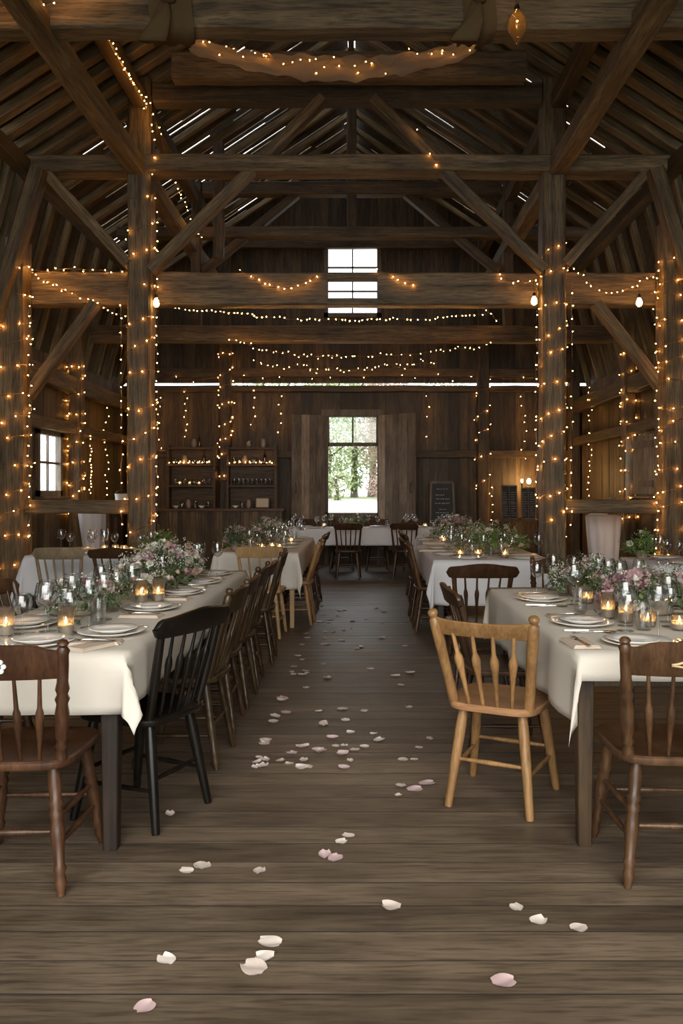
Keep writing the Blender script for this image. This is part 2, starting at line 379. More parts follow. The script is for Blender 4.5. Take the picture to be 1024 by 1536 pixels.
# braces
def brace(p0, p1, label, w=0.12, h=0.15, mat='beam'):
    return timber('knee_brace', p0, p1, w, h, label, mat=mat, up=(0, 1, 0) if abs(p0[1]-p1[1]) < 0.5 else (0, 0, 1), cat='brace')
brace((-2.42, 9.22, 3.93), (-0.43, 9.22, 5.92), 'long brace rising from the left inner post')
brace((2.12, 9.22, 3.93), (0.15, 9.22, 5.92), 'long brace rising from the right inner post')
brace((-2.68, 9.22, 4.0), (-3.62, 9.22, 5.05), 'outer knee brace of the left inner post')
brace((2.37, 9.22, 4.0), (3.3, 9.22, 5.05), 'outer knee brace of the right inner post')
timber('canted_strut', (-3.66, 9.1, 5.05), (-4.28, 9.1, 3.0), 0.16, 0.2, 'slanting strut at the far left under the roof', up=(0, 1, 0), cat='brace')
timber('canted_strut', (3.36, 9.1, 5.05), (4.0, 9.1, 3.0), 0.16, 0.2, 'slanting strut at the far right under the roof', up=(0, 1, 0), cat='brace')
brace((-3.12, 9.4, 3.6), (-3.92, 9.4, 2.5), 'low brace of the left outer post')
brace((2.78, 9.4, 3.6), (3.55, 9.4, 2.6), 'low brace of the right outer post')
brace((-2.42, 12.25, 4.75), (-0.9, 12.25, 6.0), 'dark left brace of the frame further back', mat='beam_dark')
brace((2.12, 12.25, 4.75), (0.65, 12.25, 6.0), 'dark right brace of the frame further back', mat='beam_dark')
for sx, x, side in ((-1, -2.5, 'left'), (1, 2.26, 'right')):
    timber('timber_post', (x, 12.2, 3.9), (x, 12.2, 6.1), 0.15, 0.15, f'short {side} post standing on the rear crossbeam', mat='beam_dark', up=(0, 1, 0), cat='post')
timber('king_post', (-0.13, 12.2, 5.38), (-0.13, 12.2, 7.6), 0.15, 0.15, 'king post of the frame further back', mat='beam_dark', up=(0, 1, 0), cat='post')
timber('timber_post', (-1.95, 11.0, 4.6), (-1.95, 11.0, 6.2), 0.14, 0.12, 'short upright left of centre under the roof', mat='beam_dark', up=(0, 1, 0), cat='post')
# girts on the walls
for z, w in ((2.95, 0.24), (2.3, 0.15)):
    timber('wall_girt', (XL+0.09, 6.0, z), (XL+0.09, 14.9, z), 0.16, w, f'{"upper" if z > 2.5 else "lower"} girt along the left wall', sub=20)
    timber('wall_girt', (XR-0.09, 6.0, z), (XR-0.09, 14.9, z), 0.16, w, f'{"upper" if z > 2.5 else "lower"} girt along the right wall', mat='beam_dark', sub=20)
for z, h in ((3.30, 0.12), (3.60, 0.16), (2.08, 0.14), (6.0, 0.14)):
    for x0, x1 in ((-4.2 if z < 5 else -2.6, -0.75), (0.55, 3.95 if z < 5 else 2.4)) if z == 2.08 else ((-4.2 if z < 5 else -2.6, 3.95 if z < 5 else 2.4),):
        timber('wall_girt', (x0, 14.93, z), (x1, 14.93, z), 0.12, h, f'horizontal girt on the back wall {z:.1f} metres up' if z != 2.08 else ('girt on the back wall left of the door' if x0 < 0 else 'girt on the back wall right of the door'), mat='beam_dark', up=(0, 0, 1))

# ------------------------------------------------------------------ shell
def roof_z(x):
    a = abs(x-XC)
    if a <= 3.85: return 7.8 - a*(7.8-5.25)/3.85
    return 5.25 - (a-3.85)*(5.25-3.1)/(4.42-3.85)

mb = MB(); y = YF
while y < YB+0.1:
    x = XL-0.1
    while x < XR+0.1:
        x1 = XR+0.1 if random.random() < .8 or x > XL else x+random.uniform(1, 7)
        if XR+0.1-x1 < 0.5: x1 = XR+0.1
        mb.cur = random.uniform(.3, .7); dz = random.uniform(-0.001, 0)
        y1 = y+0.1518; c = 0.0012
        mb.hexa([(x, y, -0.04), (x1-.002, y, -0.04), (x1-.002, y1, -0.04), (x, y1, -0.04), (x, y+.001, dz-c), (x1-.002, y+.001, dz-c), (x1-.002, y1-.001, dz-c), (x, y1-.001, dz-c)])
        b = len(mb.v)
        mb.v += [(x+c, y+c, dz), (x1-c, y+c, dz), (x1-c, y1-c, dz), (x+c, y1-c, dz)]
        mb.face((b, b+1, b+2, b+3))
        for q in range(4): mb.face((b-4+q, b-4+(q+1) % 4, b+(q+1) % 4, b+q))
        x = x1
    y += 0.155
fl = obj('floor', mb, 'floor', tint=True); fl.data.materials.append(M['gap_shade'])
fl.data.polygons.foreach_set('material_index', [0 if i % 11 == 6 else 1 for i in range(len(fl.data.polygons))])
tag(fl, 'worn wide floorboards laid across the barn', 'floor', kind='structure')
mb = MB(); mb.box((XL-0.15, YF-0.1, -0.12), (XR+0.15, YB+0.15, -0.045))
tag(obj('floor_joists', mb, 'beam_dark'), kind='structure')

def boards(mb, u0, u1, zfun, put, holes, step=(0.17, 0.27), gap=0.003, splits=(), th=0.025):
    """vertical boards from u0 to u1; holes = (ua, ub, za, zb); splits = heights of open slots (z0, z1)"""
    u = u0
    cuts = sorted({h[0] for h in holes} | {h[1] for h in holes})
    while u < u1-1e-6:
        un = u+random.uniform(*step)
        for c in cuts:
            if u+1e-6 < c < un+0.05: un = c; break
        un = min(un, u1)
        if u1-un < 0.06: un = u1
        mid = (u+un)/2; zt = zfun(mid)
        spans = [(0.0, zt)]
        for ha, hb, za, zb in list(holes)+[(u0-1, u1+1, a, b) for a, b in splits]:
            if ha-1e-6 < mid < hb+1e-6:
                nxt = []
                for a, b in spans:
                    if zb <= a or za >= b: nxt.append((a, b)); continue
                    if za > a: nxt.append((a, za))
                    if zb < b: nxt.append((zb, b))
                spans = nxt
        mb.cur = random.random(); dd = random.uniform(0, 0.012)
        for a, b in spans:
            tl, tr = (zfun(u), zfun(un)) if abs(b-zt) < 1e-6 else (b, b)
            g = gap*random.choice((0.3, 0.5, 1, 1))
            mb.hexa([put(u, dd, a), put(un-g, dd, a), put(un-g, dd+th, a), put(u, dd+th, a), put(u, dd, tl), put(un-g, dd, tr), put(un-g, dd+th, tr), put(u, dd+th, tl)])
        u = un

DOOR = (-0.60, 0.32, 0.98, 2.80); LOFT = (-0.62, 0.335, 4.72, 6.06)
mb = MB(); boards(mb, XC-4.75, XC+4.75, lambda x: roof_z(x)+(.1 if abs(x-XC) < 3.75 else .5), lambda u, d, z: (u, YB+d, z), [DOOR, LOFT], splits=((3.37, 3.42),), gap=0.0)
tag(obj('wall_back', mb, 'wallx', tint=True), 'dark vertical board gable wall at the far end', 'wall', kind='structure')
LW = (10.75, 11.52, 1.37, 2.18); RW = (10.95, 11.68, 1.37, 2.18)
mb = MB(); boards(mb, YF, YB, lambda x: 3.3, lambda u, d, z: (XL-d, u, z), [LW], gap=0.0008)
tag(obj('wall_left', mb, 'wall', tint=True), 'left board wall with one small window', 'wall', kind='structure')
mb = MB(); boards(mb, YF, YB, lambda x: 3.3, lambda u, d, z: (XR+d, u, z), [RW], gap=0.0008)
tag(obj('wall_right', mb, 'wall', tint=True), 'right board wall with one small window', 'wall', kind='structure')
mb = MB(); boards(mb, XL-0.1, XR+0.1, lambda x: roof_z(x)+.09, lambda u, d, z: (u, YF-d, z), [(-3.2, 3.0, 0, 4.6)])
tag(obj('wall_front', mb, 'wallx', tint=True), 'front gable wall with the wide barn door behind the camera', 'wall', kind='structure')

# roof: sheathing boards along the barn with gaps, on closely spaced rafters
prof = [(4.45, 3.0), (3.85, 5.25), (0.0, 7.8)]
for sgn, nm in ((-1, 'left'), (1, 'right')):
    mb = MB()
    for (a0, z0), (a1, z1) in zip(prof[:-1], prof[1:]):
        L_ = math.hypot(a1-a0, z1-z0)
        nx, nz = (z1-z0)/L_, (a0-a1)/L_          # outward normal in (a, z)
        def pt(q, yy, h): return (XC+sgn*(a0+(a1-a0)*q/L_+nx*h), yy, z0+(z1-z0)*q/L_+nz*h)
        y = YF-0.1
        while y < YB+0.1:
            y1 = min(YB+0.12, y+random.uniform(0.13, 0.19)); s = 0.0; loose = y > 9.7 and a1 < 1 and y1 < 14.8
            while s < L_-0.01:
                s1 = min(L_, s+(random.uniform(0.35, 1.0) if loose else 9)); g = 0.0004
                if loose: g = random.choice((0.0004, 0.0004, 0.0004, 0.024, 0.030, 0.038, 0.046)) if sgn < 0 else random.choice((0.0004,)*16+(0.028, 0.035))
                mb.cur = random.random(); u0 = 0.09+random.uniform(0, 0.004); u1 = u0+(0.013 if loose else 0.03); e = s1-0.0004
                mb.hexa([pt(s, y, u0), pt(e, y, u0), pt(e, y1-g, u0), pt(s, y1-g, u0), pt(s, y, u1), pt(e, y, u1), pt(e, y1-g, u1), pt(s, y1-g, u1)])
                s = s1
            y = y1
    tag(obj('ceiling_'+nm, mb, 'roof', tint=True), f'{nm} roof slope of weathered boards', 'ceiling', kind='structure')
    k = 0
    y = 5.4
    while y < YB:
        w = random.uniform(0.12, 0.15) if y < 9.6 else random.uniform(.08, .1)
        p = [V((XC+sgn*4.40, y, 3.05)), V((XC+sgn*3.82, y, 5.25)), V((XC, y, 7.76))]
        for i in range(2):
            timber('rafter', p[i], p[i+1], w, 0.10 if y < 9.6 else .08, ('upper' if i else 'lower')+f' rafters of the {nm} roof slope', mat='rafter', up=(0, 0, 1), rough=0.004, cat='rafter', sub=4)['group'] = f'{nm} rafters'
        y += random.uniform(0.30, 0.36) if y < 9.6 else random.uniform(.55, .65)
timber('ridge_beam', (XC, YF, 7.68), (XC, YB, 7.68), 0.08, 0.2, 'ridge beam at the top of the roof', mat='beam_dark')

# windows and door
def window(name, a, b, z0, z1, put, cols, rows, label, outer=0.06, sill=True):
    root = thing(name, label, 'window'); root['kind'] = 'structure'
    def bx(mb, u0, u1, d0, d1, za, zb):
        mb.hexa([put(u0, d0, za), put(u1, d0, za), put(u1, d1, za), put(u0, d1, za), put(u0, d0, zb), put(u1, d0, zb), put(u1, d1, zb), put(u0, d1, zb)])
    mb = MB()
    for u0, u1, za, zb in ((a-outer, a+0.02, z0-outer, z1+outer), (b-0.02, b+outer, z0-outer, z1+outer), (a-outer, b+outer, z1-0.02, z1+outer), (a-outer, b+outer, z0-outer, z0+0.02)):
        bx(mb, u0, u1, -0.03, 0.05, za, zb)
    fr = obj('window_frame', mb, 'frame_wood', root)
    mb = MB()
    for i in range(1, cols): u = a+(b-a)*i/cols; bx(mb, u-0.014, u+0.014, 0.005, 0.035, z0, z1)
    for r in rows: bx(mb, a, b, 0.005, 0.035, r-0.016, r+0.016)
    obj('glazing_bars', mb, 'frame_wood', fr)
    mb = MB(); bx(mb, a+0.005, b-0.005, 0.018, 0.022, z0, z1)
    obj('window_pane', mb, 'pane', fr)
    if sill:
        mb = MB(); bx(mb, a-0.1, b+0.1, -0.12, 0.05, z0-outer-0.03, z0-outer); obj('window_sill', mb, 'frame_wood', root)
    return root
window('window_1', LW[0], LW[1], LW[2], LW[3], lambda u, d, z: (XL-d, u, z), 2, (1.78,), 'small four-pane window in the left wall')
w2 = window('window_2', RW[0], RW[1], RW[2], RW[3], lambda u, d, z: (XR+d, u, z), 2, (1.78,), 'small four-pane window in the right wall')
mb = MB(); u = 0
while u < .6: mb.cur = random.random(); mb.box((0, u, 0), (.022, u+.145, .84)); u += .15
for z in (.1, .66): mb.box((-.02, .02, z), (0, .58, z+.09))
sh = obj('shutter', mb, 'door', w2, (XR-.05, 10.97, 1.34), (0, 0, math.radians(9)), tint=True); sh['label'] = 'pale board shutter standing ajar'
window('window_3', LOFT[0], LOFT[1], LOFT[2], LOFT[3], lambda u, d, z: (u, YB+d, z), 2, (5.15, 5.6), 'loft window high in the back gable', sill=False)
window('window_4', DOOR[0], DOOR[1], DOOR[2]+1.30, DOOR[3], lambda u, d, z: (u, YB+d, z), 2, (), 'two-pane transom over the back door opening', 0.05, sill=False)
def leaf(name, hinge, end, z0, z1, label):
    h, e = V((*hinge, 0)), V((*end, 0)); d = (e-h); L_ = d.length; ang = math.atan2(d.y, d.x)
    root = thing(name, label, 'door', (hinge[0], hinge[1], 0), ang); root['kind'] = 'structure'
    mb = MB(); u = 0
    while u < L_-0.01:
        w = min(L_-u, random.uniform(0.12, 0.18)); w = L_-u if L_-u-w < 0.06 else w
        mb.cur = random.random(); mb.box((u, -0.014, z0), (u+w-0.004, 0.014, z1)); u += w
    obj('door_boards', mb, 'door', root, tint=True)
    s = 1 if label.startswith('right') else -1
    for z in (z0+0.25, z1-0.95, z1-0.22):
        mb = MB(); mb.box((0.03, min(s*0.014, s*0.04), z), (L_-0.03, max(s*0.014, s*0.04), z+0.11)); obj('door_batten', mb, 'door', root)
    mb = MB()
    for z in (z0+0.3, z1-0.17): mb.box((-0.005, min(s*0.04, s*0.048), z-0.02), (0.35, max(s*0.04, s*0.048), z+0.03))
    obj('strap_hinge', mb, 'iron', root)
    mb = MB(); mb.tube([(L_-0.08, -s*0.02, 1.35), (L_-0.08, -s*0.06, 1.38), (L_-0.08, -s*0.06, 1.5), (L_-0.08, -s*0.02, 1.53)], 0.008); obj('door_handle', mb, 'iron', root)
leaf('door_1', (0.35, 14.86), (1.0, 14.33), 0.3, 2.80, 'right leaf of the back door, swung open into the room')
leaf('door_2', (-0.66, 14.86), (-1.27, 14.66), 0.3, 2.80, 'left leaf of the back door, folded open against the wall')
mb = MB(); mb.box((-0.66, YB-0.05, 0.9), (0.38, YB+0.04, 0.98)); 
for x0, x1 in ((-0.66, -0.60), (0.32, 0.38)): mb.box((x0, YB-0.05, 0.0), (x1, YB+0.04, 2.8))
mb.box((-0.72, YB-0.06, 2.8), (0.44, YB+0.04, 2.92))
tag(obj('door_frame', mb, 'frame_wood'), kind='structure')
# ------------------------------------------------------------------ tables and cloths
def make_table(name, label, x0, x1, y0, y1, mat, ztop=0.752, leg=0.065, inset=0.03, apron=True, taper=0.75):
    root = thing(name, label, 'table', ((x0+x1)/2, (y0+y1)/2, 0))
    hx, hy = (x1-x0)/2, (y1-y0)/2
    mb = MB(); mb.box((-hx, -hy, ztop-0.028), (hx, hy, ztop)); obj('tabletop', mb, mat, root)
    if apron:
        mb = MB(); a = inset+leg*0.5
        for s in (-1, 1):
            mb.box((-hx+a, s*(hy-inset-0.02)-0.012, ztop-0.13), (hx-a, s*(hy-inset-0.02)+0.012, ztop-0.028))
            mb.box((s*(hx-inset-0.02)-0.012, -hy+a, ztop-0.13), (s*(hx-inset-0.02)+0.012, hy-a, ztop-0.028))
        obj('apron', mb, mat, root)
    for sx in (-1, 1):
        for sy in (-1, 1):
            cx, cy = sx*(hx-inset-leg/2), sy*(hy-inset-leg/2); r, rb = leg/2, leg/2*taper
            mb = MB(); rs = []
            for z, k in ((0, rb), (0.008, rb*1.02), (ztop-0.16, r), (ztop-0.028, r)):
                c = k*0.15
                rs.append([(cx+p, cy+q, z) for p, q in ((-k+c, -k), (k-c, -k), (k, -k+c), (k, k-c), (k-c, k), (-k+c, k), (-k, k-c), (-k, -k+c))])
            mb.rings(rs); obj('leg', mb, mat, root)
    return root

def make_cloth(label, x0, x1, y0, y1, drops, z=0.757, mat='cloth', seed=1, corner=(1, 1, 1, 1), amp=0.02, flare=0.35, step=0.03, group=None):
    """cloth over a table; drops = front, back, left, right; corner factors: front-left, front-right, back-left, back-right"""
    rnd = random.Random(seed); df, db, dl, dr = drops
    ph = [rnd.uniform(0, 6.28) for _ in range(12)]
    def axis(a, b, lo, hi):
        n = max(4, int((b-a)/0.09)); vals = [a-lo*(1-i/ max(3, int(lo/step))) for i in range(max(3, int(lo/step)))]
        vals += [a+(b-a)*i/n for i in range(n)]
        m = max(3, int(hi/step)); vals += [b+hi*i/m for i in range(m+1)]
        return vals
    xs, ys = axis(x0, x1, dl, dr), axis(y0, y1, df, db)
    verts, faces = [], []
    def wav(s, k): return 0.55*math.sin(13*s+ph[k])+0.3*math.sin(29*s+ph[k+1])+0.15*math.sin(47*s+ph[k+2])
    for Y in ys:
        for X in xs:
            u = x0-X if X < x0 else (X-x1 if X > x1 else 0); sx = -1 if X < x0 else 1
            v = y0-Y if Y < y0 else (Y-y1 if Y > y1 else 0); sy = -1 if Y < y0 else 1
            cx, cy = min(max(X, x0), x1), min(max(Y, y0), y1)
            if u <= 1e-9 and v <= 1e-9:
                verts.append((X, Y, z+0.0012*math.sin(9*X+ph[0])*math.sin(7*Y+ph[1]))); continue
            if u > 0 and v > 0:
                ci = (0 if sx < 0 else 1)+(0 if sy < 0 else 2)
                r = math.hypot(u, v); th = math.atan2(v, u); s2 = math.sin(2*th)
                k = 1+(corner[ci]-1)*s2
                out = 0.006+min(r, 0.04)*0.15+flare*r*s2*(0.8+0.2*math.sin(5*th))
                drop = r*k*(1-0.06*s2) - 0.004
                # a soft pleat beside the corner
                out += 0.012*r/0.3*math.sin(6*th)
                verts.append((cx+sx*out*math.cos(th), cy+sy*out*math.sin(th), z-drop)); continue
            if u > 0:
                d, tot = u, (dl if sx < 0 else dr); w = wav(Y, 0 if sx < 0 else 3)
                edge = min(1, (Y-y0)/0.25, (y1-Y)/0.25)
                out = 0.006+min(d, 0.04)*0.15+max(0, edge)*amp*(1.0+w)*(d/0.3)
                verts.append((cx+sx*out, Y+0.006*w*d, z-d+0.004))
            else:
                d, tot = v, (df if sy < 0 else db); w = wav(X*1.3, 6 if sy < 0 else 8)
                edge = min(1, (X-x0)/0.25, (x1-X)/0.25)
                out = 0.006+min(d, 0.04)*0.15+max(0, edge)*amp*(1.0+w)*(d/0.3)
                verts.append((X+0.006*w*d, cy+sy*out, z-d+0.004))
    n = len(xs)
    for j in range(len(ys)-1):
        for i in range(n-1): faces.append((j*n+i, j*n+i+1, (j+1)*n+i+1, (j+1)*n+i))
    me = bpy.data.meshes.new('tablecloth'); me.from_pydata(verts, [], faces); me.update()
    me.polygons.foreach_set('use_smooth', [True]*len(me.polygons))
    o = link('tablecloth', me, mat)
    so = o.modifiers.new('thickness', 'SOLIDIFY'); so.thickness = 0.002; so.offset = 1
    return tag(o, label, 'tablecloth')

TZ = 0.7612   # top of the cloth
#          name-key            x0     x1     y0    y1
TA = (-1.70, -0.89, 3.00, 6.20)
TB = (-1.46, -0.63, 8.00, 10.70)
TC = (0.83, 1.78, 3.00, 5.10)
TD = (0.66, 1.72, 7.10, 9.20)
TE = (0.80, 1.76, 9.30, 11.20)
TH = (-1.45, 1.95, 12.80, 13.62)
TF = (-3.22, -2.02, 7.65, 8.60)
TG = (2.45, 3.55, 6.6, 7.5)
make_table('dining_table', 'long dining table with dark legs at the left front under a cream cloth', *TA, 'tableleg', leg=0.07)
make_table('dining_table', 'long table with pale legs at the back left of the aisle', *TB, 'lightwood', leg=0.055)
make_table('dining_table', 'table with brown square legs at the right front beside the oak chair', TC[0]-.0, TC[1]-.05, TC[2]+.06, TC[3]-.05, 'tableleg2', leg=0.066, inset=0.006)
make_table('dining_table', 'second table on the right of the aisle under a white cloth', *TD, 'tableleg')
make_table('dining_table', 'third table on the right of the aisle nearest the head table', *TE, 'tableleg')
make_table('dining_table', 'head table standing crosswise before the back door', *TH, 'tableleg', ztop=0.772)
make_table('dining_table', 'table in the left side aisle before the left inner post', *TF, 'tableleg')
make_table('dining_table', 'table in the right side aisle before the right outer post', *TG, 'tableleg')
make_cloth('cream tablecloth on the left front table with a kicked-out corner', *TA, (0.225, 0.2, 0.2, 0.21), seed=3, corner=(1, 1.0, 1, 1), flare=0.42, amp=0.016)
make_cloth('cream tablecloth with a knotted hanging corner on the rear left table', *TB, (0.37, 0.3, 0.22, 0.25), seed=4, corner=(1, 1.12, 1, 1), flare=0.22)
make_cloth('white tablecloth with a long pointed corner on the right front table', *TC, (0.10, 0.25, 0.27, 0.27), seed=5, corner=(1.38, 1, 1, 1), flare=0.16, amp=0.024)
make_cloth('white tablecloth with a triangular hanging corner on the second right table', *TD, (0.40, 0.2, 0.26, 0.26), seed=6, corner=(1.08, 1, 1, 1), flare=0.3, mat='cloth_white')
make_cloth('white tablecloth on the third table right of the aisle', *TE, (0.2, 0.2, 0.25, 0.25), seed=7, mat='cloth_white')
make_cloth('pale tablecloth falling straight down the front of the head table', *TH, (0.27, 0.26, 0.26, 0.26), z=0.777, seed=8, mat='cloth_white', amp=0.01)
make_cloth('bluish white tablecloth on the left side-aisle table', *TF, (0.38, 0.3, 0.38, 0.3), seed=9, mat='cloth_white')
make_cloth('white tablecloth on the right side-aisle table', *TG, (0.25, 0.3, 0.25, 0.25), seed=10, mat='cloth_white')

# ------------------------------------------------------------------ chairs
TURN = [(0, .55), (.04, .62), (.10, .95), (.16, .70), (.20, 1.0), (.24, .72), (.42, 1.05), (.50, 1.15), (.58, .9), (.62, 1.15), (.66, .85), (.70, 1.2), (.74, .9), (.82, 1.05), (1, .9)]
PLAINLEG = [(0, .72), (.03, .78), (.5, 1.0), (.8, 1.08), (1, .9)]
SPIND = [(0, .75), (.2, .9), (.42, 1.5), (.5, 1.65), (.58, 1.5), (.63, .95), (.8, .8), (1, .7)]
BEADPOST = [(0, 1.0), (.06, 1.0), (.10, .75), (.13, 1.15), (.17, .8), (.22, 1.1), (.4, 1.2), (.48, .95), (.52, 1.25), (.56, .9), (.60, 1.2), (.66, .95), (.80, 1.0), (.88, .95), (.91, 1.15), (.945, .7), (.97, 1.0), (.99, .7), (1, .2)]
KNOBPOST = [(0, 1.05), (.3, 1.0), (.60, 1.05), (.62, 1.12), (.84, 1.12), (.90, 1.05), (.915, .75), (.93, .72), (.95, 1.0), (.975, 1.05), (.995, .7), (1, .2)]
ARROW = [(0, .7), (.25, .85), (.45, 1.15), (.62, 1.75), (.68, 1.6), (.74, .9), (1, .7)]
def curve_board(half, zlo, ztop, yc, sag, thick, lean, n=16, shape=None, endr=0.0):
    """a bent chair rail: x from -half to half, bowing backwards by sag; shape(t) = extra height along t in -1..1"""
    rs = []
    for i in range(n+1):
        t = -1+2*i/n; x = half*t; y = yc-sag*(1-t*t)
        zt = ztop+(shape(t) if shape else 0); zb = zlo
        if endr:
            e = max(0, (abs(t)-(1-endr))/endr); k = math.sqrt(max(0, 1-e*e)); m = (zt+zb)/2; h = (zt-zb)/2*max(k, 0.1); zt, zb = m+h, m-h
        yt = y-lean*(zt-zlo); yb = y-lean*(zb-zlo); a = thick/2; c = a*0.5
        rs.append([(x, yb-a, zb+c), (x, yb-a+c, zb), (x, yb+a-c, zb), (x, yb+a, zb+c), (x, yt+a, zt-c), (x, yt+a-c, zt), (x, yt-a+c, zt), (x, yt-a, zt-c)])
    return rs
def make_chair(label, mat, seatmat=None, leg=TURN, legr=0.02, post=BEADPOST, postr=0.018, crest='press', ns=4, spind=SPIND, spr=0.009, seat_w=(0.40, 0.44), seat_d=0.42,
               htop=0.88, lean=0.24, flare=0.04, str_prof='turned', cushion=False, splay=(0.05, 0.07), seat_h=0.455, deco=None):
    root = thing('dining_chair', label, 'chair')
    seatmat = seatmat or mat
    # seat: rounded trapezoid with a dished top
    wb, wf = seat_w[0]/2, seat_w[1]/2; hd = seat_d/2
    def outline(k, n=40):
        pts = []
        for i in range(n):
            a = 2*PI*i/n; ca, sa = math.cos(a), math.sin(a); e = 0.42
            px = math.copysign(abs(ca)**e, ca); py = math.copysign(abs(sa)**e, sa)
            w = wb+(wf-wb)*(py+1)/2
            pts.append((px*w*k, py*hd*k))
        return pts
    mb = MB(); rs = []
    for k, z in ((0.90, seat_h-0.036), (0.975, seat_h-0.03), (1.0, seat_h-0.018), (0.995, seat_h-0.006), (0.965, seat_h), (0.85, seat_h-0.004), (0.6, seat_h-0.011), (0.3, seat_h-0.013), (0.02, seat_h-0.013)):
        rs.append([(x, y, z) for x, y in outline(k)])
    mb.rings(rs); obj('seat', mb, seatmat, root, smooth=True, sharp=0.6)
    zs = seat_h-0.012
    feet = {}
    for sx in (-1, 1):
        for sy in (-1, 1):
            w = (wb if sy < 0 else wf); top = V((sx*(w-0.07), sy*(hd-0.075), seat_h-0.03)); bot = V((sx*(w-0.07+splay[0]), sy*(hd-0.075+splay[1]), 0))
            mb = MB(); mb.spin(bot, top, [(t, r*legr) for t, r in leg], 12); obj('leg', mb, mat, root, smooth=True, sharp=0.9)
            feet[sx, sy] = (bot, top)
    def on(k, t): b, p = feet[k]; return b.lerp(p, t)
    pr = [(0, .6), (.2, .8), (.42, 1.15), (.5, 1.3), (.58, 1.15), (.8, .8), (1, .6)] if str_prof == 'turned' else [(0, .7), (.5, 1.1), (1, .7)]
    for a, b, t in (((-1, -1), (-1, 1), .38), ((1, -1), (1, 1), .38), ((-1, -1), (-1, 1), .58), ((1, -1), (1, 1), .58), ((-1, -1), (1, -1), .48), ((-1, 1), (1, 1), .48)):
        if str_prof != 'turned' and t == .58: continue
        mb = MB(); mb.spin(on(a, t), on(b, t), [(q, r*0.0105) for q, r in pr], 8); obj('stretcher', mb, mat, root, smooth=True, sharp=0.9)
    # back
    yb = -hd+0.05; ht = htop-seat_h; yt = yb-lean*ht
    px0, px1 = wb-0.035, wb-0.035+flare
    for s in (-1, 1):
        mb = MB(); p1z = htop if crest in ('press', 'post') else htop-0.05
        e = (p1z-seat_h)/ht
        mb.spin((s*px0, yb, zs), (s*(px0+(px1-px0)*e), yb+(yt-yb)*e, p1z), [(t, r*postr) for t, r in post], 12); obj('back_post', mb, mat, root, smooth=True, sharp=0.9)
    sag = 0.03
    if crest == 'press':
        lo, hi = htop-0.135, htop-0.035; half = px1-0.004
        sh = lambda t: 0.022*(1-min(1, (abs(t)/0.78)**6))
        rs = curve_board(half, lo, hi, yb-lean*(lo-seat_h), sag, 0.02, lean, shape=sh)
    elif crest == 'rail':
        lo, hi = htop-0.108, htop-0.018; half = px1+0.045
        sh = lambda t: 0.012*math.cos(PI*t*1.0)
        rs = curve_board(half, lo, hi, yb-lean*(lo-seat_h)-0.004, sag+0.01, 0.024, lean, n=32, shape=sh, endr=0.14)
    elif crest == 'post':
        lo, hi = htop-0.108, htop-0.042; half = px1-0.004
        sh = lambda t: 0.014*abs(t)**3-0.002
        rs = curve_board(half, lo, hi, yb-lean*(lo-seat_h), sag*0.7, 0.019, lean, shape=sh)
    else:  # plain curved board
        lo, hi = htop-0.10, htop; half = px1+0.025
        rs = curve_board(half, lo, hi, yb-lean*(lo-seat_h)-0.003, sag, 0.02, lean, shape=lambda t: 0.010*(1-t*t), endr=0.07)
    mb = MB(); mb.rings(rs); cr = obj('crest_rail', mb, mat, root, smooth=True, sharp=0.7)
    zc = (lo+hi)/2
    def onback(x, z): t = x/half; return V((x, yb-lean*(z-seat_h)-sag*(1-t*t)-.0125, z))
    if deco == 'plugs':
        for x in (-.13, -.05, .05, .13):
            mb = MB(); c = onback(x, zc); mb.spin(c+V((0, .004, 0)), c-V((0, .006, 0)), [(0, .009), (.7, .009), (1, .005)], 12); tag(obj('screw_plug', mb, 'plugwood', cr), 'pale round plug')
    if deco == 'slot':
        mb = MB(); mb.tube([onback(-.055+.11*i/10, zc+.006*math.cos(PI*(i/5-1))) for i in range(11)], .005, 6); mb.tube([onback(-.055+.11*i/10, zc-.012-.003*math.cos(PI*(i/5-1))) for i in range(11)], .004, 6); tag(obj('carved_slot', mb, 'plugwood', cr, smooth=True), 'pale carved groove')
    if deco == 'flower':
        mb = MB()
        for k in range(6):
            a = k*PI/3; c = onback(.018*math.cos(a), zc+.018*math.sin(a)); mb.spin(c+V((0, .003, 0)), c-V((0, .002, 0)), [(0, .009), (1, .008)], 10)
        tag(obj('painted_flower', mb, 'china', cr), 'worn white painted flower')
    for i in range(ns):
        t = (i+1)/(ns+1)*2-1; x0, x1 = t*px0*0.95, t*px1
        top = V((x1, yb-lean*(lo-seat_h)-sag*(1-t*t), lo+0.012)); bot = V((x0, yb-0.012*(1-t*t), zs))
        mb = MB(); mb.spin(bot, top, [(q, r*spr) for q, r in spind], 8); obj('spindle', mb, mat, root, smooth=True, sharp=0.9)
    index_kids(root)
    return root

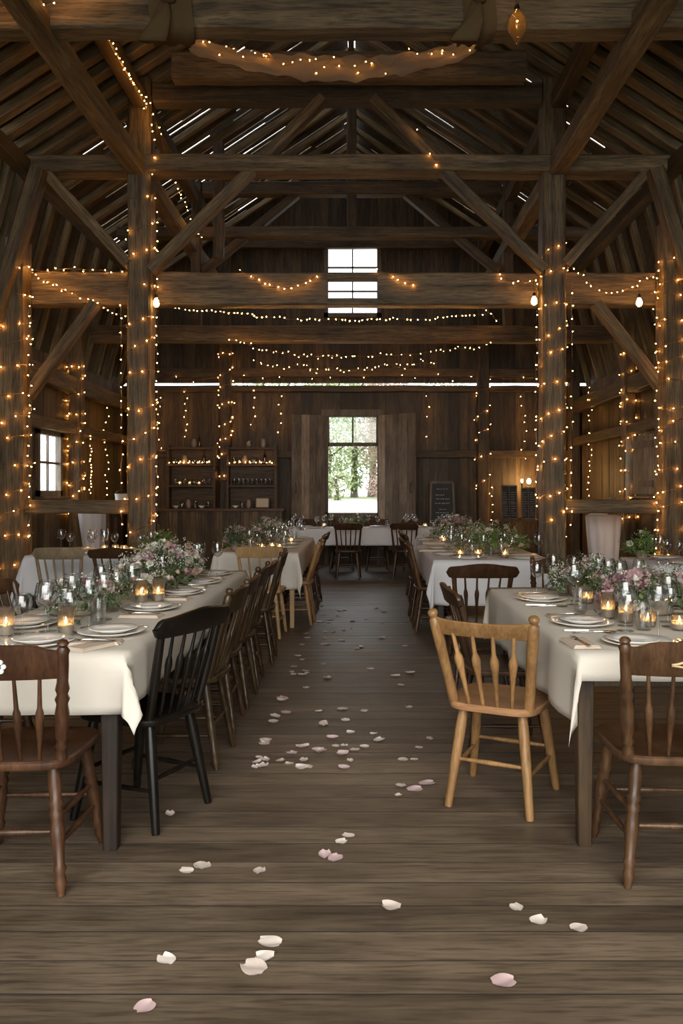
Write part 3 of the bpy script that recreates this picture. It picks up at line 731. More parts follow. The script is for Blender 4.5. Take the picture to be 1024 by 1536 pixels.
CH = {
 'red': make_chair('', 'redbrown', crest='press', ns=4, deco='flower', legr=.0225, postr=.02),
 'brown': make_chair('', 'brown', crest='press', ns=4, deco='slot', legr=.0225, postr=.02),
 'black': make_chair('', 'black', crest='rail', ns=5, leg=PLAINLEG, post=[(0, 1), (.4, 1.1), (1, .85)], spind=ARROW, str_prof='plain', legr=0.022, htop=0.90, deco='plugs'),
 'oak': make_chair('', 'oak', 'oak_seat', crest='post', ns=4, leg=PLAINLEG, post=KNOBPOST, spind=ARROW, spr=0.0115, str_prof='plain', legr=0.022, postr=0.022, htop=0.868, lean=0.33, flare=0.055),
 'dark': make_chair('', 'dkbrown', crest='rail', ns=4, leg=TURN, post=[(0, 1), (.4, 1.15), (.7, .9), (.95, 1.1), (1, .9)], spind=ARROW, htop=0.89, lean=0.27),
 'olive': make_chair('', 'olive', crest='press', ns=4, leg=TURN, post=KNOBPOST, spind=SPIND, htop=0.90, lean=0.27),
 'pale': make_chair('', 'lightwood', crest='plain', ns=3, leg=PLAINLEG, post=[(0, 1), (1, .8)], spind=[(0, .9), (.5, 1.1), (1, .9)], str_prof='plain', htop=0.86),
 'grey': make_chair('', 'greychair', crest='plain', ns=4, leg=PLAINLEG, post=[(0, 1), (1, .8)], spind=[(0, .9), (.5, 1.1), (1, .9)], str_prof='plain', htop=0.87),
 'plain': make_chair('', 'dkbrown', crest='plain', ns=4, leg=PLAINLEG, post=[(0, 1), (1, .8)], spind=[(0, .9), (.5, 1.2), (1, .9)], str_prof='plain', htop=0.88),
}
def chair(kind, x, y, facing, label, group=None):
    """facing in degrees: 0 looks away from the camera (+Y), 90 looks left (-X), -90 looks right"""
    return place(CH[kind], used, (x, y, 0), math.radians(facing), label, group)
chair('red', -1.20, 2.90, 2, 'red-brown spindle chair at the near end of the left front table')
chair('brown', 1.115, 2.95, -3, 'brown spindle chair at the near end of the right front table')
chair('oak', 0.635, 3.58, -26, 'golden oak chair pulled out at an angle into the aisle')
chair('black', -0.93, 3.43, 66, 'black painted chair at the near corner of the left front table')
g = 'chairs along the aisle side of the left front table'
for kind, x, y, a, lab in (('olive', -0.90, 4.12, 86, 'olive brown chair right behind the black chair'), ('dark', -0.92, 4.70, 90, 'dark brown chair third along the left front table'),
                           ('olive', -0.91, 5.22, 88, 'olive brown chair fourth along the left front table'), ('dark', -0.92, 5.72, 92, 'dark brown chair fifth along the left front table'), ('olive', -0.90, 6.47, 91, 'olive brown chair just past the far corner of the left front table')):
    chair(kind, x, y, a, lab, g)
chair('dark', -1.80, 3.75, -90, 'dark chair on the far side of the left front table near its front')
chair('dark', -1.78, 4.50, -90, 'dark chair on the far side of the left front table beside the paired wine glasses')
chair('pale', -0.93, 7.62, 0, 'pale beech chair at the near end of the rear left table')
g = 'chairs along the aisle side of the rear left table'
for kind, y, lab in (('oak', 8.35, 'light brown chair first along the rear left table'), ('dark', 9.1, 'dark chair second along the rear left table'), ('dark', 9.9, 'dark chair third along the rear left table')):
    chair(kind, -0.70, y, 88, lab, g)
chair('dark', 0.76, 4.28, -88, 'dark brown chair on the aisle side of the right front table behind the oak chair')
chair('dark', 0.84, 5.72, 0, 'dark brown spindle chair between the first and second right tables')
chair('brown', 1.52, 6.35, 0, 'brown chair before the right half of the second right table')
g = 'chairs along the aisle side of the right tables'
for kind, x, y, lab in (('brown', 0.74, 7.85, 'brown chair first along the second right table'), ('dark', 0.74, 8.6, 'dark chair second along the second right table'),
                     ('dark', 0.82, 9.75, 'dark chair first along the third right table'), ('dark', 0.82, 10.4, 'dark chair second along the third right table')):
    chair(kind, x, y, -90, lab, g)
g = 'chairs at the head table'
chair('plain', -0.19, 12.62, 1, 'dark chair with its back to the aisle at the middle of the head table', g)
chair('plain', 0.72, 12.66, -8, 'dark slightly turned chair at the head table right of the middle one', g)
for x, lab in ((-0.95, 'leftmost of the dark chairs behind the head table'), (-0.32, 'dark chair behind the head table left of its green flowers'), (0.3, 'dark chair behind the head table right of its green flowers'), (0.95, 'rightmost of the dark chairs behind the head table')):
    chair('plain', x, 13.92, 180, lab, g)
chair('grey', -2.70, 7.35, 3, 'light grey-brown chair at the left side-aisle table')
chair('dark', -2.15, 7.31, -4, 'dark chair at the left side-aisle table beside the light one')
chair('brown', 2.68, 6.3, 5, 'brown chair at the left end of the right side-aisle table')
chair('dark', 3.3, 6.3, -5, 'dark chair at the right end of the right side-aisle table')

# ------------------------------------------------------------------ tableware prototypes
def proto(name, cat): return thing(name, '', cat)
def done(r): index_kids(r); return r
# dinner plate
def lathe_obj(name, prof, mat, parent, n=28, sharp=0.6): mb = MB(); mb.lathe(prof, n=n); return obj(name, mb, mat, parent, smooth=True, sharp=sharp)
mb = MB(); mb.lathe([(0.0005, 0.004), (0.085, 0.004), (0.088, 0.0), (0.092, 0.004), (0.140, 0.017), (0.1415, 0.0185), (0.140, 0.020), (0.100, 0.010), (0.088, 0.0075), (0.0005, 0.0075)], n=40)
PLATE = link('dinner_plate', mb.mesh('dinner_plate', True), 'china'); tag(PLATE, '', 'plate')
mb = MB(); mb.lathe([(0.0005, 0.003), (0.06, 0.003), (0.062, 0.0), (0.066, 0.003), (0.102, 0.016), (0.1032, 0.0175), (0.102, 0.019), (0.072, 0.009), (0.062, 0.0065), (0.0005, 0.0065)], n=36)
SALAD = link('salad_plate', mb.mesh('salad_plate', True), 'china'); tag(SALAD, '', 'plate')
# folded napkin
mb = MB()
for k in range(3):
    d = 0.004*k; z = 0.004*k
    mb.hexa([(-0.055+d, -0.10+d, z), (0.055-d*.5, -0.10+d*.5, z), (0.055-d, 0.10-d, z), (-0.055+d, 0.10-d*.5, z), (-0.053+d, -0.098+d, z+.0042), (0.053-d, -0.098+d, z+.0042), (0.053-d, 0.098-d, z+.0042), (-0.053+d, 0.098-d, z+.0042)])
NAPKIN = link('folded_napkin', mb.mesh('folded_napkin'), 'napkin'); tag(NAPKIN, '', 'napkin')
# cutlery
def flat_sweep(mb, sts):
    """stations (y, halfwidth, thickness, z)"""
    mb.rings([[(-w, y, z), (w, y, z), (w*.8, y, z+t), (-w*.8, y, z+t)] for y, w, t, z in sts])
FORK = proto('fork', 'fork')
mb = MB(); flat_sweep(mb, [(-.095, .009, .002, .001), (-.06, .006, .0025, .001), (.0, .003, .003, .003), (.03, .004, .002, .004)]); obj('handle', mb, 'silver', FORK)
mb = MB(); flat_sweep(mb, [(.03, .004, .002, .004), (.042, .011, .0018, .002), (.055, .012, .0018, .001)])
for k in range(4): x = -.0095+k*.0063; mb.hexa([(x-.0018, .054, .001), (x+.0018, .054, .001), (x+.001, .098, .006), (x-.001, .098, .006), (x-.0018, .054, .003), (x+.0018, .054, .003), (x+.001, .098, .0075), (x-.001, .098, .0075)])
obj('tines', mb, 'silver', FORK); done(FORK)
KNIFE = proto('table_knife', 'knife')
mb = MB(); flat_sweep(mb, [(-.11, .008, .004, .001), (-.06, .0065, .005, .001), (-.005, .005, .005, .001)]); obj('handle', mb, 'silver', KNIFE)
mb = MB(); mb.hexa([(-.006, -.005, .001), (.006, -.005, .001), (.010, .06, .001), (-.006, .075, .001), (-.006, -.005, .003), (.006, -.005, .002), (.010, .06, .0015), (-.006, .075, .003)])
mb.hexa([(-.006, .075, .001), (.010, .06, .001), (.006, .105, .001), (-.004, .112, .001), (-.006, .075, .003), (.010, .06, .0015), (.006, .105, .0015), (-.004, .112, .002)]); obj('blade', mb, 'silver', KNIFE); done(KNIFE)
SPOON = proto('spoon', 'spoon')
mb = MB(); flat_sweep(mb, [(-.095, .009, .002, .001), (-.06, .006, .0025, .001), (.0, .003, .003, .003), (.04, .004, .002, .004)]); obj('handle', mb, 'silver', SPOON)
mb = MB(); flat_sweep(mb, [(.038, .004, .002, .004), (.05, .015, .003, .001), (.07, .020, .003, .0005), (.088, .016, .003, .001), (.1, .004, .002, .003)]); obj('bowl', mb, 'silver', SPOON); done(SPOON)
# wine glass: bowl, stem, foot
def wine(name, h, rb, seg=24):
    w = proto(name, 'glass'); bh = h*0.50; sh = h-bh
    prof = [(0.004, 0), (rb*.45, .006), (rb*.80, .022), (rb*.97, .042), (rb, .055), (rb*.97, bh*.7), (rb*.86, bh*.9), (rb*.78, bh), (rb*.76, bh), (rb*.84, bh*.9), (rb*.94, bh*.7), (rb*.97, .056), (rb*.94, .044), (rb*.77, .025), (rb*.42, .009), (0.0005, .004)]
    mb = MB(); mb.lathe([(a, z+sh) for a, z in prof], n=seg); obj('bowl', mb, 'glass', w, smooth=True)
    mb = MB(); mb.lathe([(0.008, .004), (.0045, .012), (.0036, sh*.5), (.0042, sh-.008), (.008, sh+.003)], n=10); obj('stem', mb, 'glass', w, smooth=True)
    mb = MB(); mb.lathe([(0.0005, 0.0), (rb*.85, 0), (rb*.86, .0015), (rb*.4, .004), (.008, .007)], n=seg); obj('foot', mb, 'glass', w, smooth=True)
    return done(w)
WINE = wine('wine_glass', 0.225, 0.044); GOBLET = wine('water_goblet', 0.185, 0.040)
mb = MB(); mb.lathe([(0.0005, 0), (0.031, 0), (0.032, .004), (0.037, .115), (0.0372, .118), (0.0355, .118), (0.0355, .115), (0.030, .010), (0.0005, .009)], n=20)
TUMBLER = link('glass_tumbler', mb.mesh('glass_tumbler', True), 'glass'); tag(TUMBLER, '', 'glass')
def candle(name, rg, hg, hw):
    c = proto(name, 'candle')
    mb = MB(); mb.lathe([(0.0005, 0), (rg*.92, 0), (rg, .004), (rg*1.03, hg), (rg*.97, hg), (rg*.92, .008), (0.0005, .007)], n=18); obj('glass_cup', mb, 'frost', c, smooth=True)
    mb = MB(); mb.lathe([(0.0005, .009), (rg*.8, .009), (rg*.8, hw), (rg*.5, hw-.002), (0.0005, hw-.003)], n=14); wx = obj('wax', mb, 'wax', c, smooth=True, sharp=0.8)
    mb = MB(); mb.tube([(0, 0, hw-.004), (0.0005, 0, hw+.006)], 0.0008, 5); obj('wick', mb, 'iron', wx)
    mb = MB(); mb.lathe([(0.0003, hw+.003), (.003, hw+.007), (.0042, hw+.012), (.0032, hw+.019), (.0012, hw+.027), (.0002, hw+.032)], n=8); obj('flame', mb, 'flame', c, smooth=True)
    return done(c)
VOTIVE = candle('votive_candle', 0.034, 0.07, 0.032); TALLV = candle('votive_candle', 0.033, 0.125, 0.05)

TAKEN = []      # (x, y, radius, top) of what already stands on the tables
def reg(x, y, r, top=0.03): TAKEN.append((x, y, r, top))
def spot(x, y, r, top=0.2, box=None):
    """nearest free place for a round foot of radius r"""
    for k in range(400):
        a = k*2.4; d = 0.012*math.sqrt(k); px, py = x+d*math.cos(a), y+d*math.sin(a)
        if box and not (box[0]+r < px < box[1]-r and box[2]+r < py < box[3]-r): continue
        if all((px-u)**2+(py-v)**2 > (r+w+.004)**2 for u, v, w, _ in TAKEN): break
    reg(px, py, r, top); return px, py
TNAME = {}
def settings(tn, T, side_ys, z=TZ, full=True, rim=0.20, wine2=True, zc=None):
    """place settings along the sides: side_ys = list of (side, position along the table, facing)"""
    x0, x1, y0, y1 = T
    cnt = {}
    for side, p in side_ys:
        i = cnt.get(side, 0); cnt[side] = i+1
        if side == 'aisle-side' or side == 'far-side' or side == 'wall-side':
            # inward direction
            right_edge = (side == 'aisle-side') == ((x0+x1)/2 < 0)
            ex = x1 if right_edge else x0; inn = V((-1, 0, 0)) if right_edge else V((1, 0, 0)); base = V((ex, p, 0))
        elif side == 'near-end' or side == 'near-side': inn = V((0, 1, 0)); base = V((p, y0, 0))
        else: inn = V((0, -1, 0)); base = V((p, y1, 0))
        rightv = V((inn.y, -inn.x, 0)); ang = math.atan2(inn.y, inn.x)-PI/2
        j = lambda s=0.012: random.uniform(-s, s)
        where = f'{ORD[i]} {side} place of the {tn}'
        def put(pr, a, b, dz, rz, lab, grp): 
            q = base+inn*(a+j())+rightv*(b+j())
            if pr is PLATE: reg(q.x, q.y, .143)
            elif pr in (NAPKIN, KNIFE, SPOON):
                w_ = .056 if pr is NAPKIN else .012
                for e in (-.09, -.045, 0, .045, .09): reg(q.x+inn.x*e, q.y+inn.y*e, w_)
            elif pr in (WINE, GOBLET): q.x, q.y = spot(q.x, q.y, .046 if pr is WINE else .042, .2, T)
            return place(pr, used, (q.x, q.y, z+dz), rz, lab, grp)
        put(PLATE, rim-.02, 0, 0.0, random.random()*6, f'white dinner plate at the {where}', f'dinner plates on the {tn}')
        if full:
            put(SALAD, rim-.02, 0, 0.0105, 0, f'small stacked plate at the {where}', f'salad plates on the {tn}')
            put(NAPKIN, rim-0.02, -0.225, 0.0, ang+j(0.15), f'folded oatmeal napkin at the {where}', f'napkins on the {tn}')
            put(FORK, rim-0.02, -0.225, 0.0135, ang+j(0.1), f'fork on the napkin at the {where}', f'forks on the {tn}')
            put(KNIFE, rim-0.02, 0.175, 0.0, ang+j(0.06), f'knife beside the plate at the {where}', f'knives on the {tn}')
            put(SPOON, rim-0.02, 0.21, 0.0, ang+j(0.06), f'spoon beside the knife at the {where}', f'spoons on the {tn}')
        put(WINE, rim+0.10, 0.16, 0, random.random()*6, f'wine glass at the {where}', f'wine glasses on the {tn}')
        if wine2: put(GOBLET, rim+0.155, 0.03, 0, random.random()*6, f'smaller goblet at the {where}', f'goblets on the {tn}')
A, F_, N, E_ = 'aisle-side', 'far-side', 'near-end', 'far-end'
NA, NB, NC, ND, NE_, NH, NF, NG = 'left front table', 'rear left table', 'right front table', 'second right table', 'third right table', 'head table', 'left side-aisle table', 'right side-aisle table'
settings(NA, TA, [(A, 3.42), (A, 4.12), (A, 4.75), (A, 5.30), (A, 5.85), (F_, 3.62), (F_, 4.35), (F_, 5.0), (F_, 5.7)])
settings(NA, TA, [(N, -1.29)], wine2=True)
settings(NC, TC, [(A, 3.66), (A, 4.45), (F_, 3.55), (F_, 4.3), (F_, 4.85)])
settings(NC, TC, [(N, 1.10)])
settings(NB, TB, [(A, 8.68), (A, 9.3), (A, 9.9), (A, 10.45), (F_, 8.5), (F_, 9.3), (F_, 10.1)], full=False)
settings(NB, TB, [(N, -0.95)], full=False)
settings(ND, TD, [(A, 7.75), (A, 8.6), (F_, 7.6), (F_, 8.4)], full=False)
settings(ND, TD, [(N, 0.98), (N, 1.5)], full=False)
settings(NE_, TE, [(A, 9.7), (A, 10.6), (F_, 9.8), (F_, 10.6)], full=False)
settings(NH, TH, [('near-side', -0.75), ('near-side', -0.19), ('near-side', 0.72), ('near-side', 1.3), (E_, -0.95), (E_, -0.32), (E_, 0.3), (E_, 0.95)], z=0.7812, full=False)
settings(NF, TF, [('near-side', -2.72), ('near-side', -2.25), (E_, -2.95), (E_, -2.5)], full=False)
settings(NG, TG, [('near-side', 2.75), ('near-side', 3.25), (E_, 2.8), (E_, 3.2)], full=False)
# folded napkins draped on the second and third right tables' aisle edge
for i, (x, y, tn) in enumerate(((0.74, 8.2, 'between the two aisle-side plates of the second right table'), (0.87, 9.4, 'at the near aisle corner of the third right table'), (0.87, 10.2, 'between the two aisle-side plates of the third right table'))):
    place(NAPKIN, used, (x, y, TZ), PI/2, f'folded napkin lying {tn}', 'napkins on the far right tables', 1.4)
place(NAPKIN, used, (-1.05, 3.13, TZ), -0.5, 'oatmeal napkin lying loose at the near right corner of the left front table', f'napkins on the {NA}')

# tumblers and candles down the middle of the tables
def middles(tn, lst, z=TZ):
    n = {}
    for kind, x, y in lst:
        pr, word, grp = {'t': (TUMBLER, 'clear water tumbler', 'tumblers'), 'v': (VOTIVE, 'lit votive candle in a low glass', 'votive candles'), 'V': (TALLV, 'lit candle in a tall clear glass', 'tall candle glasses'), 'g': (GOBLET, 'extra goblet', 'goblets'), 'w': (WINE, 'extra wine glass', 'wine glasses')}[kind]
        i = n.get(kind, 0); n[kind] = i+1
        x, y = spot(x, y, {'t': .038, 'v': .036, 'V': .036, 'g': .042, 'w': .046}[kind], .13 if kind in 'tvV' else .22)
        place(pr, used, (x, y, z), random.random()*6, f'{ORD[i]} {word} along the middle of the {tn}', f'{grp} on the {tn}')
middles(NA, [('V', -1.31, 3.42), ('V', -1.24, 3.50), ('t', -1.19, 3.47), ('w', -1.36, 3.78), ('w', -1.19, 3.85), ('t', -1.16, 4.15), ('V', -1.17, 4.32), ('V', -1.12, 4.42), ('t', -1.10, 4.63), ('v', -1.11, 4.75), ('t', -1.13, 5.05), ('v', -1.10, 5.2), ('t', -1.12, 5.55), ('v', -1.15, 5.75), ('w', -1.12, 5.98), ('w', -1.2, 6.05), ('v', -1.5, 4.6)])
middles(NC, [('V', 1.24, 3.72), ('v', 1.30, 3.60), ('v', 1.44, 3.55), ('t', 1.19, 3.62), ('V', 1.17, 3.85), ('t', 1.12, 4.05), ('v', 1.14, 4.4), ('t', 1.2, 4.7), ('w', 1.42, 4.75), ('w', 1.30, 4.85), ('w', 1.52, 4.6), ('g', 1.55, 4.9), ('w', 1.2, 4.95), ('g', 1.05, 4.75), ('t', 1.6, 3.5), ('V', 1.52, 3.95)])
middles(NB, [('v', -0.98, 8.35), ('v', -0.92, 8.3), ('v', -0.88, 8.6), ('t', -1.0, 8.25), ('t', -0.85, 8.9), ('v', -0.87, 9.4), ('t', -0.88, 10.0), ('w', -0.8, 10.1), ('w', -0.78, 10.3)])
middles(ND, [('v', 0.99, 7.5), ('v', 1.04, 7.46), ('t', 1.08, 7.5), ('t', 1.32, 7.45), ('v', 1.38, 7.5), ('v', 1.42, 7.42), ('t', 1.25, 7.6), ('w', 0.90, 7.6), ('w', 1.5, 7.75)])
middles(NE_, [('v', 1.0, 9.55), ('v', 1.02, 9.9), ('v', 1.1, 9.7), ('w', 1.0, 10.9), ('w', 1.15, 11.0), ('w', 1.28, 10.95)])
middles(NH, [('v', -0.2, 13.15), ('v', -0.12, 13.2), ('v', -0.02, 13.14), ('v', 1.08, 13.2), ('v', 1.45, 13.1), ('w', 1.35, 13.2), ('w', 1.5, 13.25), ('w', 1.62, 13.2), ('v', -0.6, 13.2), ('t', 0.45, 13.2), ('t', -1.0, 13.2)], 0.7812)
middles(NF, [('v', -2.6, 8.1), ('v', -2.5, 8.15), ('v', -2.4, 8.1), ('w', -2.75, 8.2), ('w', -2.55, 8.3), ('g', -2.65, 8.35)])
middles(NG, [('v', 2.95, 7.05), ('w', 2.7, 7.1), ('g', 3.3, 7.1), ('t', 3.35, 6.95)])

# ------------------------------------------------------------------ flowers
def leaf_quad(mb, p, d, n, l, w, bend=0.25):
    d = d.normalized(); s = d.cross(n)
    if s.length < 1e-4: s = d.cross(V((1, 0, 0.3)))
    s.normalize(); n = s.cross(d)
    b = len(mb.v)
    mb.v += [tuple(p), tuple(p+d*l*.5+s*w*.5-n*w*.12), tuple(p+d*l-n*l*bend), tuple(p+d*l*.5-s*w*.5-n*w*.12), tuple(p+d*l*.5+n*w*.08)]
    mb.face((b, b+1, b+4)); mb.face((b+1, b+2, b+4)); mb.face((b+2, b+3, b+4)); mb.face((b+3, b, b+4))
def rdir(up=0.0):
    while True:
        v = V((random.uniform(-1, 1), random.uniform(-1, 1), random.uniform(-1, 1)))
        if 0.05 < v.length < 1: v.normalize(); v.z += up; return v.normalized()
def rose_mesh(name, r):
    mb = MB()
    for ring, (cnt, rad, tilt, ph) in enumerate(((3, .30, .95, 0), (4, .52, .75, .5), (5, .78, .45, .2), (6, 1.0, .18, .7))):
        for k in range(cnt):
            mb.cur = min(1, max(0, 0.25+0.2*ring+random.uniform(-.15, .15)))
            a = 2*PI*(k/cnt)+ph; u = 2*PI/cnt*0.62
            rs = []
            for q in (0, .5, 1):
                row = []
                for t in (-1, -.4, .4, 1):
                    aa = a+t*u; rr = r*(rad*.35+rad*.65*q*(1-tilt*.45)) * (1-0.12*abs(t)*q); z = r*(0.05+0.85*q*tilt + (0.12*(1-abs(t)) if q == 1 else 0))
                    row.append((rr*math.cos(aa), rr*math.sin(aa), z-(0.1*r if q == 1 and ring == 3 else 0)))
                rs.append(row)
            mb.rings(rs, closed_u=False, caps=False)
    return mb.mesh(name, True, True)
ROSE = {}
for key in ('rose_white', 'rose_blush', 'rose_mauve', 'rose_pink'):
    ROSE[key] = rose_mesh('rose_bloom', 0.034); ROSE[key].materials.append(M[key])
mbh = MB()
for k in range(26):
    d = rdir(0.4); mbh.cur = random.random(); p = d*0.035
    for q in range(4):
        a = q*PI/2; t = d.to_track_quat('Z', 'Y') @ V((math.cos(a), math.sin(a), 0)); leaf_quad(mbh, p, t+d*.4, d, 0.017, 0.014, 0.1)
HYD = mbh.mesh('hydrangea_bloom', True, True); HYD.materials.append(M['rose_pink'])
def centerpiece(label, x, y, rz, lx, ly, h, nleaf, blooms, leafmat='leaf', z=TZ, spray=20, filler=60, hyd=0, group='floral centrepieces', trail=0, seed=0):
    """a low mound of foliage on a moss tray with single blooms set into it; lx, ly half lengths"""
    root = thing('floral_centerpiece', label, 'flowers', (x, y, z), rz, group)
    mb = MB(); rs = []
    for k, zz in ((.3, 0), (.36, .012), (.4, .05), (.3, .075), (.02, .08)): rs.append([(lx*k*math.cos(a), ly*k*math.sin(a), zz) for a in [2*PI*i/20 for i in range(20)]])
    mb.rings(rs); obj('tray', mb, 'ceramic', root)
    def surf(k=1.0):
        a = random.uniform(0, 2*PI); r = math.sqrt(random.random())
        px, py = lx*r*math.cos(a), ly*r*math.sin(a); top = h*math.sqrt(max(0.04, 1-r*r))*(0.8+0.25*math.sin(px*17+seed)*math.cos(py*13+seed))
        n = V((px/lx/lx*.1, py/ly/ly*.1, 0.5)).normalized(); return V((px, py, 0.03+top*k)), n, r
    ca, sa = math.cos(rz), math.sin(rz)
    near = [((u-x)*ca+(v-y)*sa, -(u-x)*sa+(v-y)*ca, w_, t_) for u, v, w_, t_ in TAKEN if abs(u-x) < lx+.35 and abs(v-y) < ly+.35]
    def hit(p, m=0.004): return any((p[0]-u)**2+(p[1]-v)**2 < (w_+m)**2 and p[2] < t_+m for u, v, w_, t_ in near)
    def prune(mb, nv, nf):
        """drop leaves that would stick into a glass, plate or candle"""
        V2, F2, T2 = [], [], []
        for k in range(len(mb.v)//nv):
            vs = mb.v[k*nv:(k+1)*nv]
            if any(hit(p) for p in vs) or hit([sum(p[i] for p in vs)/nv for i in range(3)]): continue
            off = len(V2)-k*nv; V2 += vs
            for q in range(nf): F2.append(tuple(i+off for i in mb.f[k*nf+q])); T2.append(mb.t[k*nf+q])
        mb.v, mb.f, mb.t = V2, F2, T2
    def bloom_spot():
        for _ in range(40):
            p, n, r = surf(1.0)
            if not hit(p, .045): break
        return p, n, r
    mb = MB()
    for i in range(nleaf):
        p, n, r = surf(random.uniform(.25, 1.0)); d = (n*0.5+rdir(0.1)+V((p.x/lx, p.y/ly, 0))*0.5*r); mb.cur = min(1, max(0, random.gauss(.4, .25)))
        leaf_quad(mb, p, d, n, random.uniform(.025, .055), random.uniform(.012, .024))
    for i in range(spray):   # longer sprigs with paired leaves
        p, n, r = surf(.8); d = (n*random.uniform(.5, 1.2)+rdir(.2)*.7+V((p.x/lx, p.y/ly, 0))*.6).normalized(); L_ = random.uniform(.08, .17); tint = random.uniform(.2, .9)
        for q in range(9):
            t = q/8; pp = p+d*L_*t+V((0, 0, -0.03*t*t)); s = d.cross(rdir()).normalized(); mb.cur = min(1, tint+random.uniform(-.1, .1))
            leaf_quad(mb, pp, d*.5+s, n, .028*(1.1-.5*t), .012); leaf_quad(mb, pp, d*.5-s, n, .028*(1.1-.5*t), .012)
    for i in range(trail):
        a = random.uniform(0, 2*PI); p0 = V((lx*.8*math.cos(a), ly*.8*math.sin(a), .03)); 
        for q in range(7):
            pp = p0+V((math.cos(a), math.sin(a), 0))*q*.03; pp.z = max(.006, .03-.006*q); mb.cur = random.random(); leaf_quad(mb, pp, V((math.cos(a), math.sin(a), .1))+rdir()*.9, V((0, 0, 1)), .04, .02, .05)
    prune(mb, 5, 4)
    mb.v = [(a, b, max(c, .004)) for a, b, c in mb.v]
    tag(obj('foliage', mb, leafmat, root, tint=True), kind='stuff')
    if filler:
        mb = MB()
        for i in range(filler):
            p, n, r = surf(1.0); p = p+n*random.uniform(.0, .05)
            for q in range(5):
                c = p+rdir(.3)*random.uniform(.005, .028); mb.cur = random.random(); e = random.uniform(.003, .0055)
                b = len(mb.v); mb.v += [tuple(c+V(o)*e) for o in ((1, 0, 0), (-1, 0, 0), (0, 1, 0), (0, -1, 0), (0, 0, 1), (0, 0, -1))]
                for f in ((0, 2, 4), (2, 1, 4), (1, 3, 4), (3, 0, 4), (2, 0, 5), (1, 2, 5), (3, 1, 5), (0, 3, 5)): mb.face([b+w for w in f])
        prune(mb, 6, 8)
        mb.v = [(a, b, max(c, .004)) for a, b, c in mb.v]
        tag(obj('filler_blossom', mb, 'filler', root, tint=True), 'tiny white filler flowers', kind='stuff')
    col = {'rose_white': 'creamy white', 'rose_blush': 'blush', 'rose_mauve': 'mauve', 'rose_pink': 'dusty pink'}
    for key, cnt in blooms:
        for i in range(cnt):
            p, n, r = bloom_spot(); p = p+n*0.004
            o = link('rose_bloom', ROSE[key], None, root, p, (n+rdir(.1)*.6).to_track_quat('Z', 'Y').to_euler()); s = random.uniform(.75, 1.15); o.scale = (s, s, s)
            tag(o, f'{col[key]} rose bloom')
    for i in range(hyd):
        p, n, r = bloom_spot(); o = link('hydrangea_bloom', HYD, None, root, p, (n+rdir(.1)*.4).to_track_quat('Z', 'Y').to_euler()); s = random.uniform(1.1, 1.7); o.scale = (s, s, s); tag(o, 'dusty pink hydrangea head')
    return root
centerpiece('big mound of white and blush roses on the left front table', -1.28, 5.15, 0, 0.22, 0.82, 0.25, 1400, (('rose_white', 44), ('rose_blush', 26), ('rose_mauve', 12)), spray=40, filler=220, trail=6, seed=1)
centerpiece('small pink and green flower cluster nearest on the left front table', -1.38, 3.97, 0, 0.17, 0.27, 0.16, 430, (('rose_mauve', 11), ('rose_blush', 8), ('rose_white', 5)), spray=22, filler=40, trail=7, seed=2)
centerpiece('loose white and green flowers on the rear left table', -1.10, 9.55, 0, 0.22, 0.9, 0.25, 800, (('rose_white', 20), ('rose_blush', 12), ('rose_mauve', 8)), spray=60, filler=140, seed=3)
centerpiece('lavender sprigs with grey foliage at the near end of the rear left table', -1.30, 8.3, 0, 0.12, 0.17, 0.22, 220, (('rose_mauve', 10),), spray=22, filler=40, seed=4)
centerpiece('pink hydrangeas and leafy flowers nearest on the right front table', 1.47, 4.0, 0, 0.22, 0.29, 0.20, 560, (('rose_mauve', 5), ('rose_white', 3)), spray=20, filler=30, hyd=13, trail=5, seed=5)
centerpiece('grey-green flower mound with white roses at the far end of the right front table', 1.30, 4.66, 0, 0.20, 0.28, 0.19, 520, (('rose_white', 6), ('rose_mauve', 7), ('rose_blush', 4)), spray=30, filler=80, trail=4, seed=6)
centerpiece('bright green ferny foliage with wild flowers on the second right table', 1.32, 8.0, 0, 0.34, 0.55, 0.27, 900, (('rose_mauve', 12), ('rose_blush', 6), ('rose_white', 5)), 'leaf_light', spray=90, filler=70, seed=7)
centerpiece('mauve and white meadow flowers on the third right table', 1.18, 10.0, 0, 0.30, 0.62, 0.27, 800, (('rose_mauve', 18), ('rose_white', 12), ('rose_blush', 6)), spray=60, filler=130, seed=8)
centerpiece('small green spray with white buds before the back door on the head table', -0.12, 13.22, 0, 0.20, 0.14, 0.20, 240, (('rose_white', 5),), spray=34, filler=20, z=0.7812, seed=9)
centerpiece('green herbs at the right edge of the left side-aisle table', -2.12, 8.35, 0, 0.12, 0.14, 0.20, 160, (('rose_white', 3),), 'leaf_light', spray=20, filler=10, seed=10)
centerpiece('green foliage on the right side-aisle table left end', 2.56, 7.25, 0, 0.12, 0.16, 0.24, 220, (('rose_white', 3),), 'leaf_light', spray=24, filler=10, seed=11)
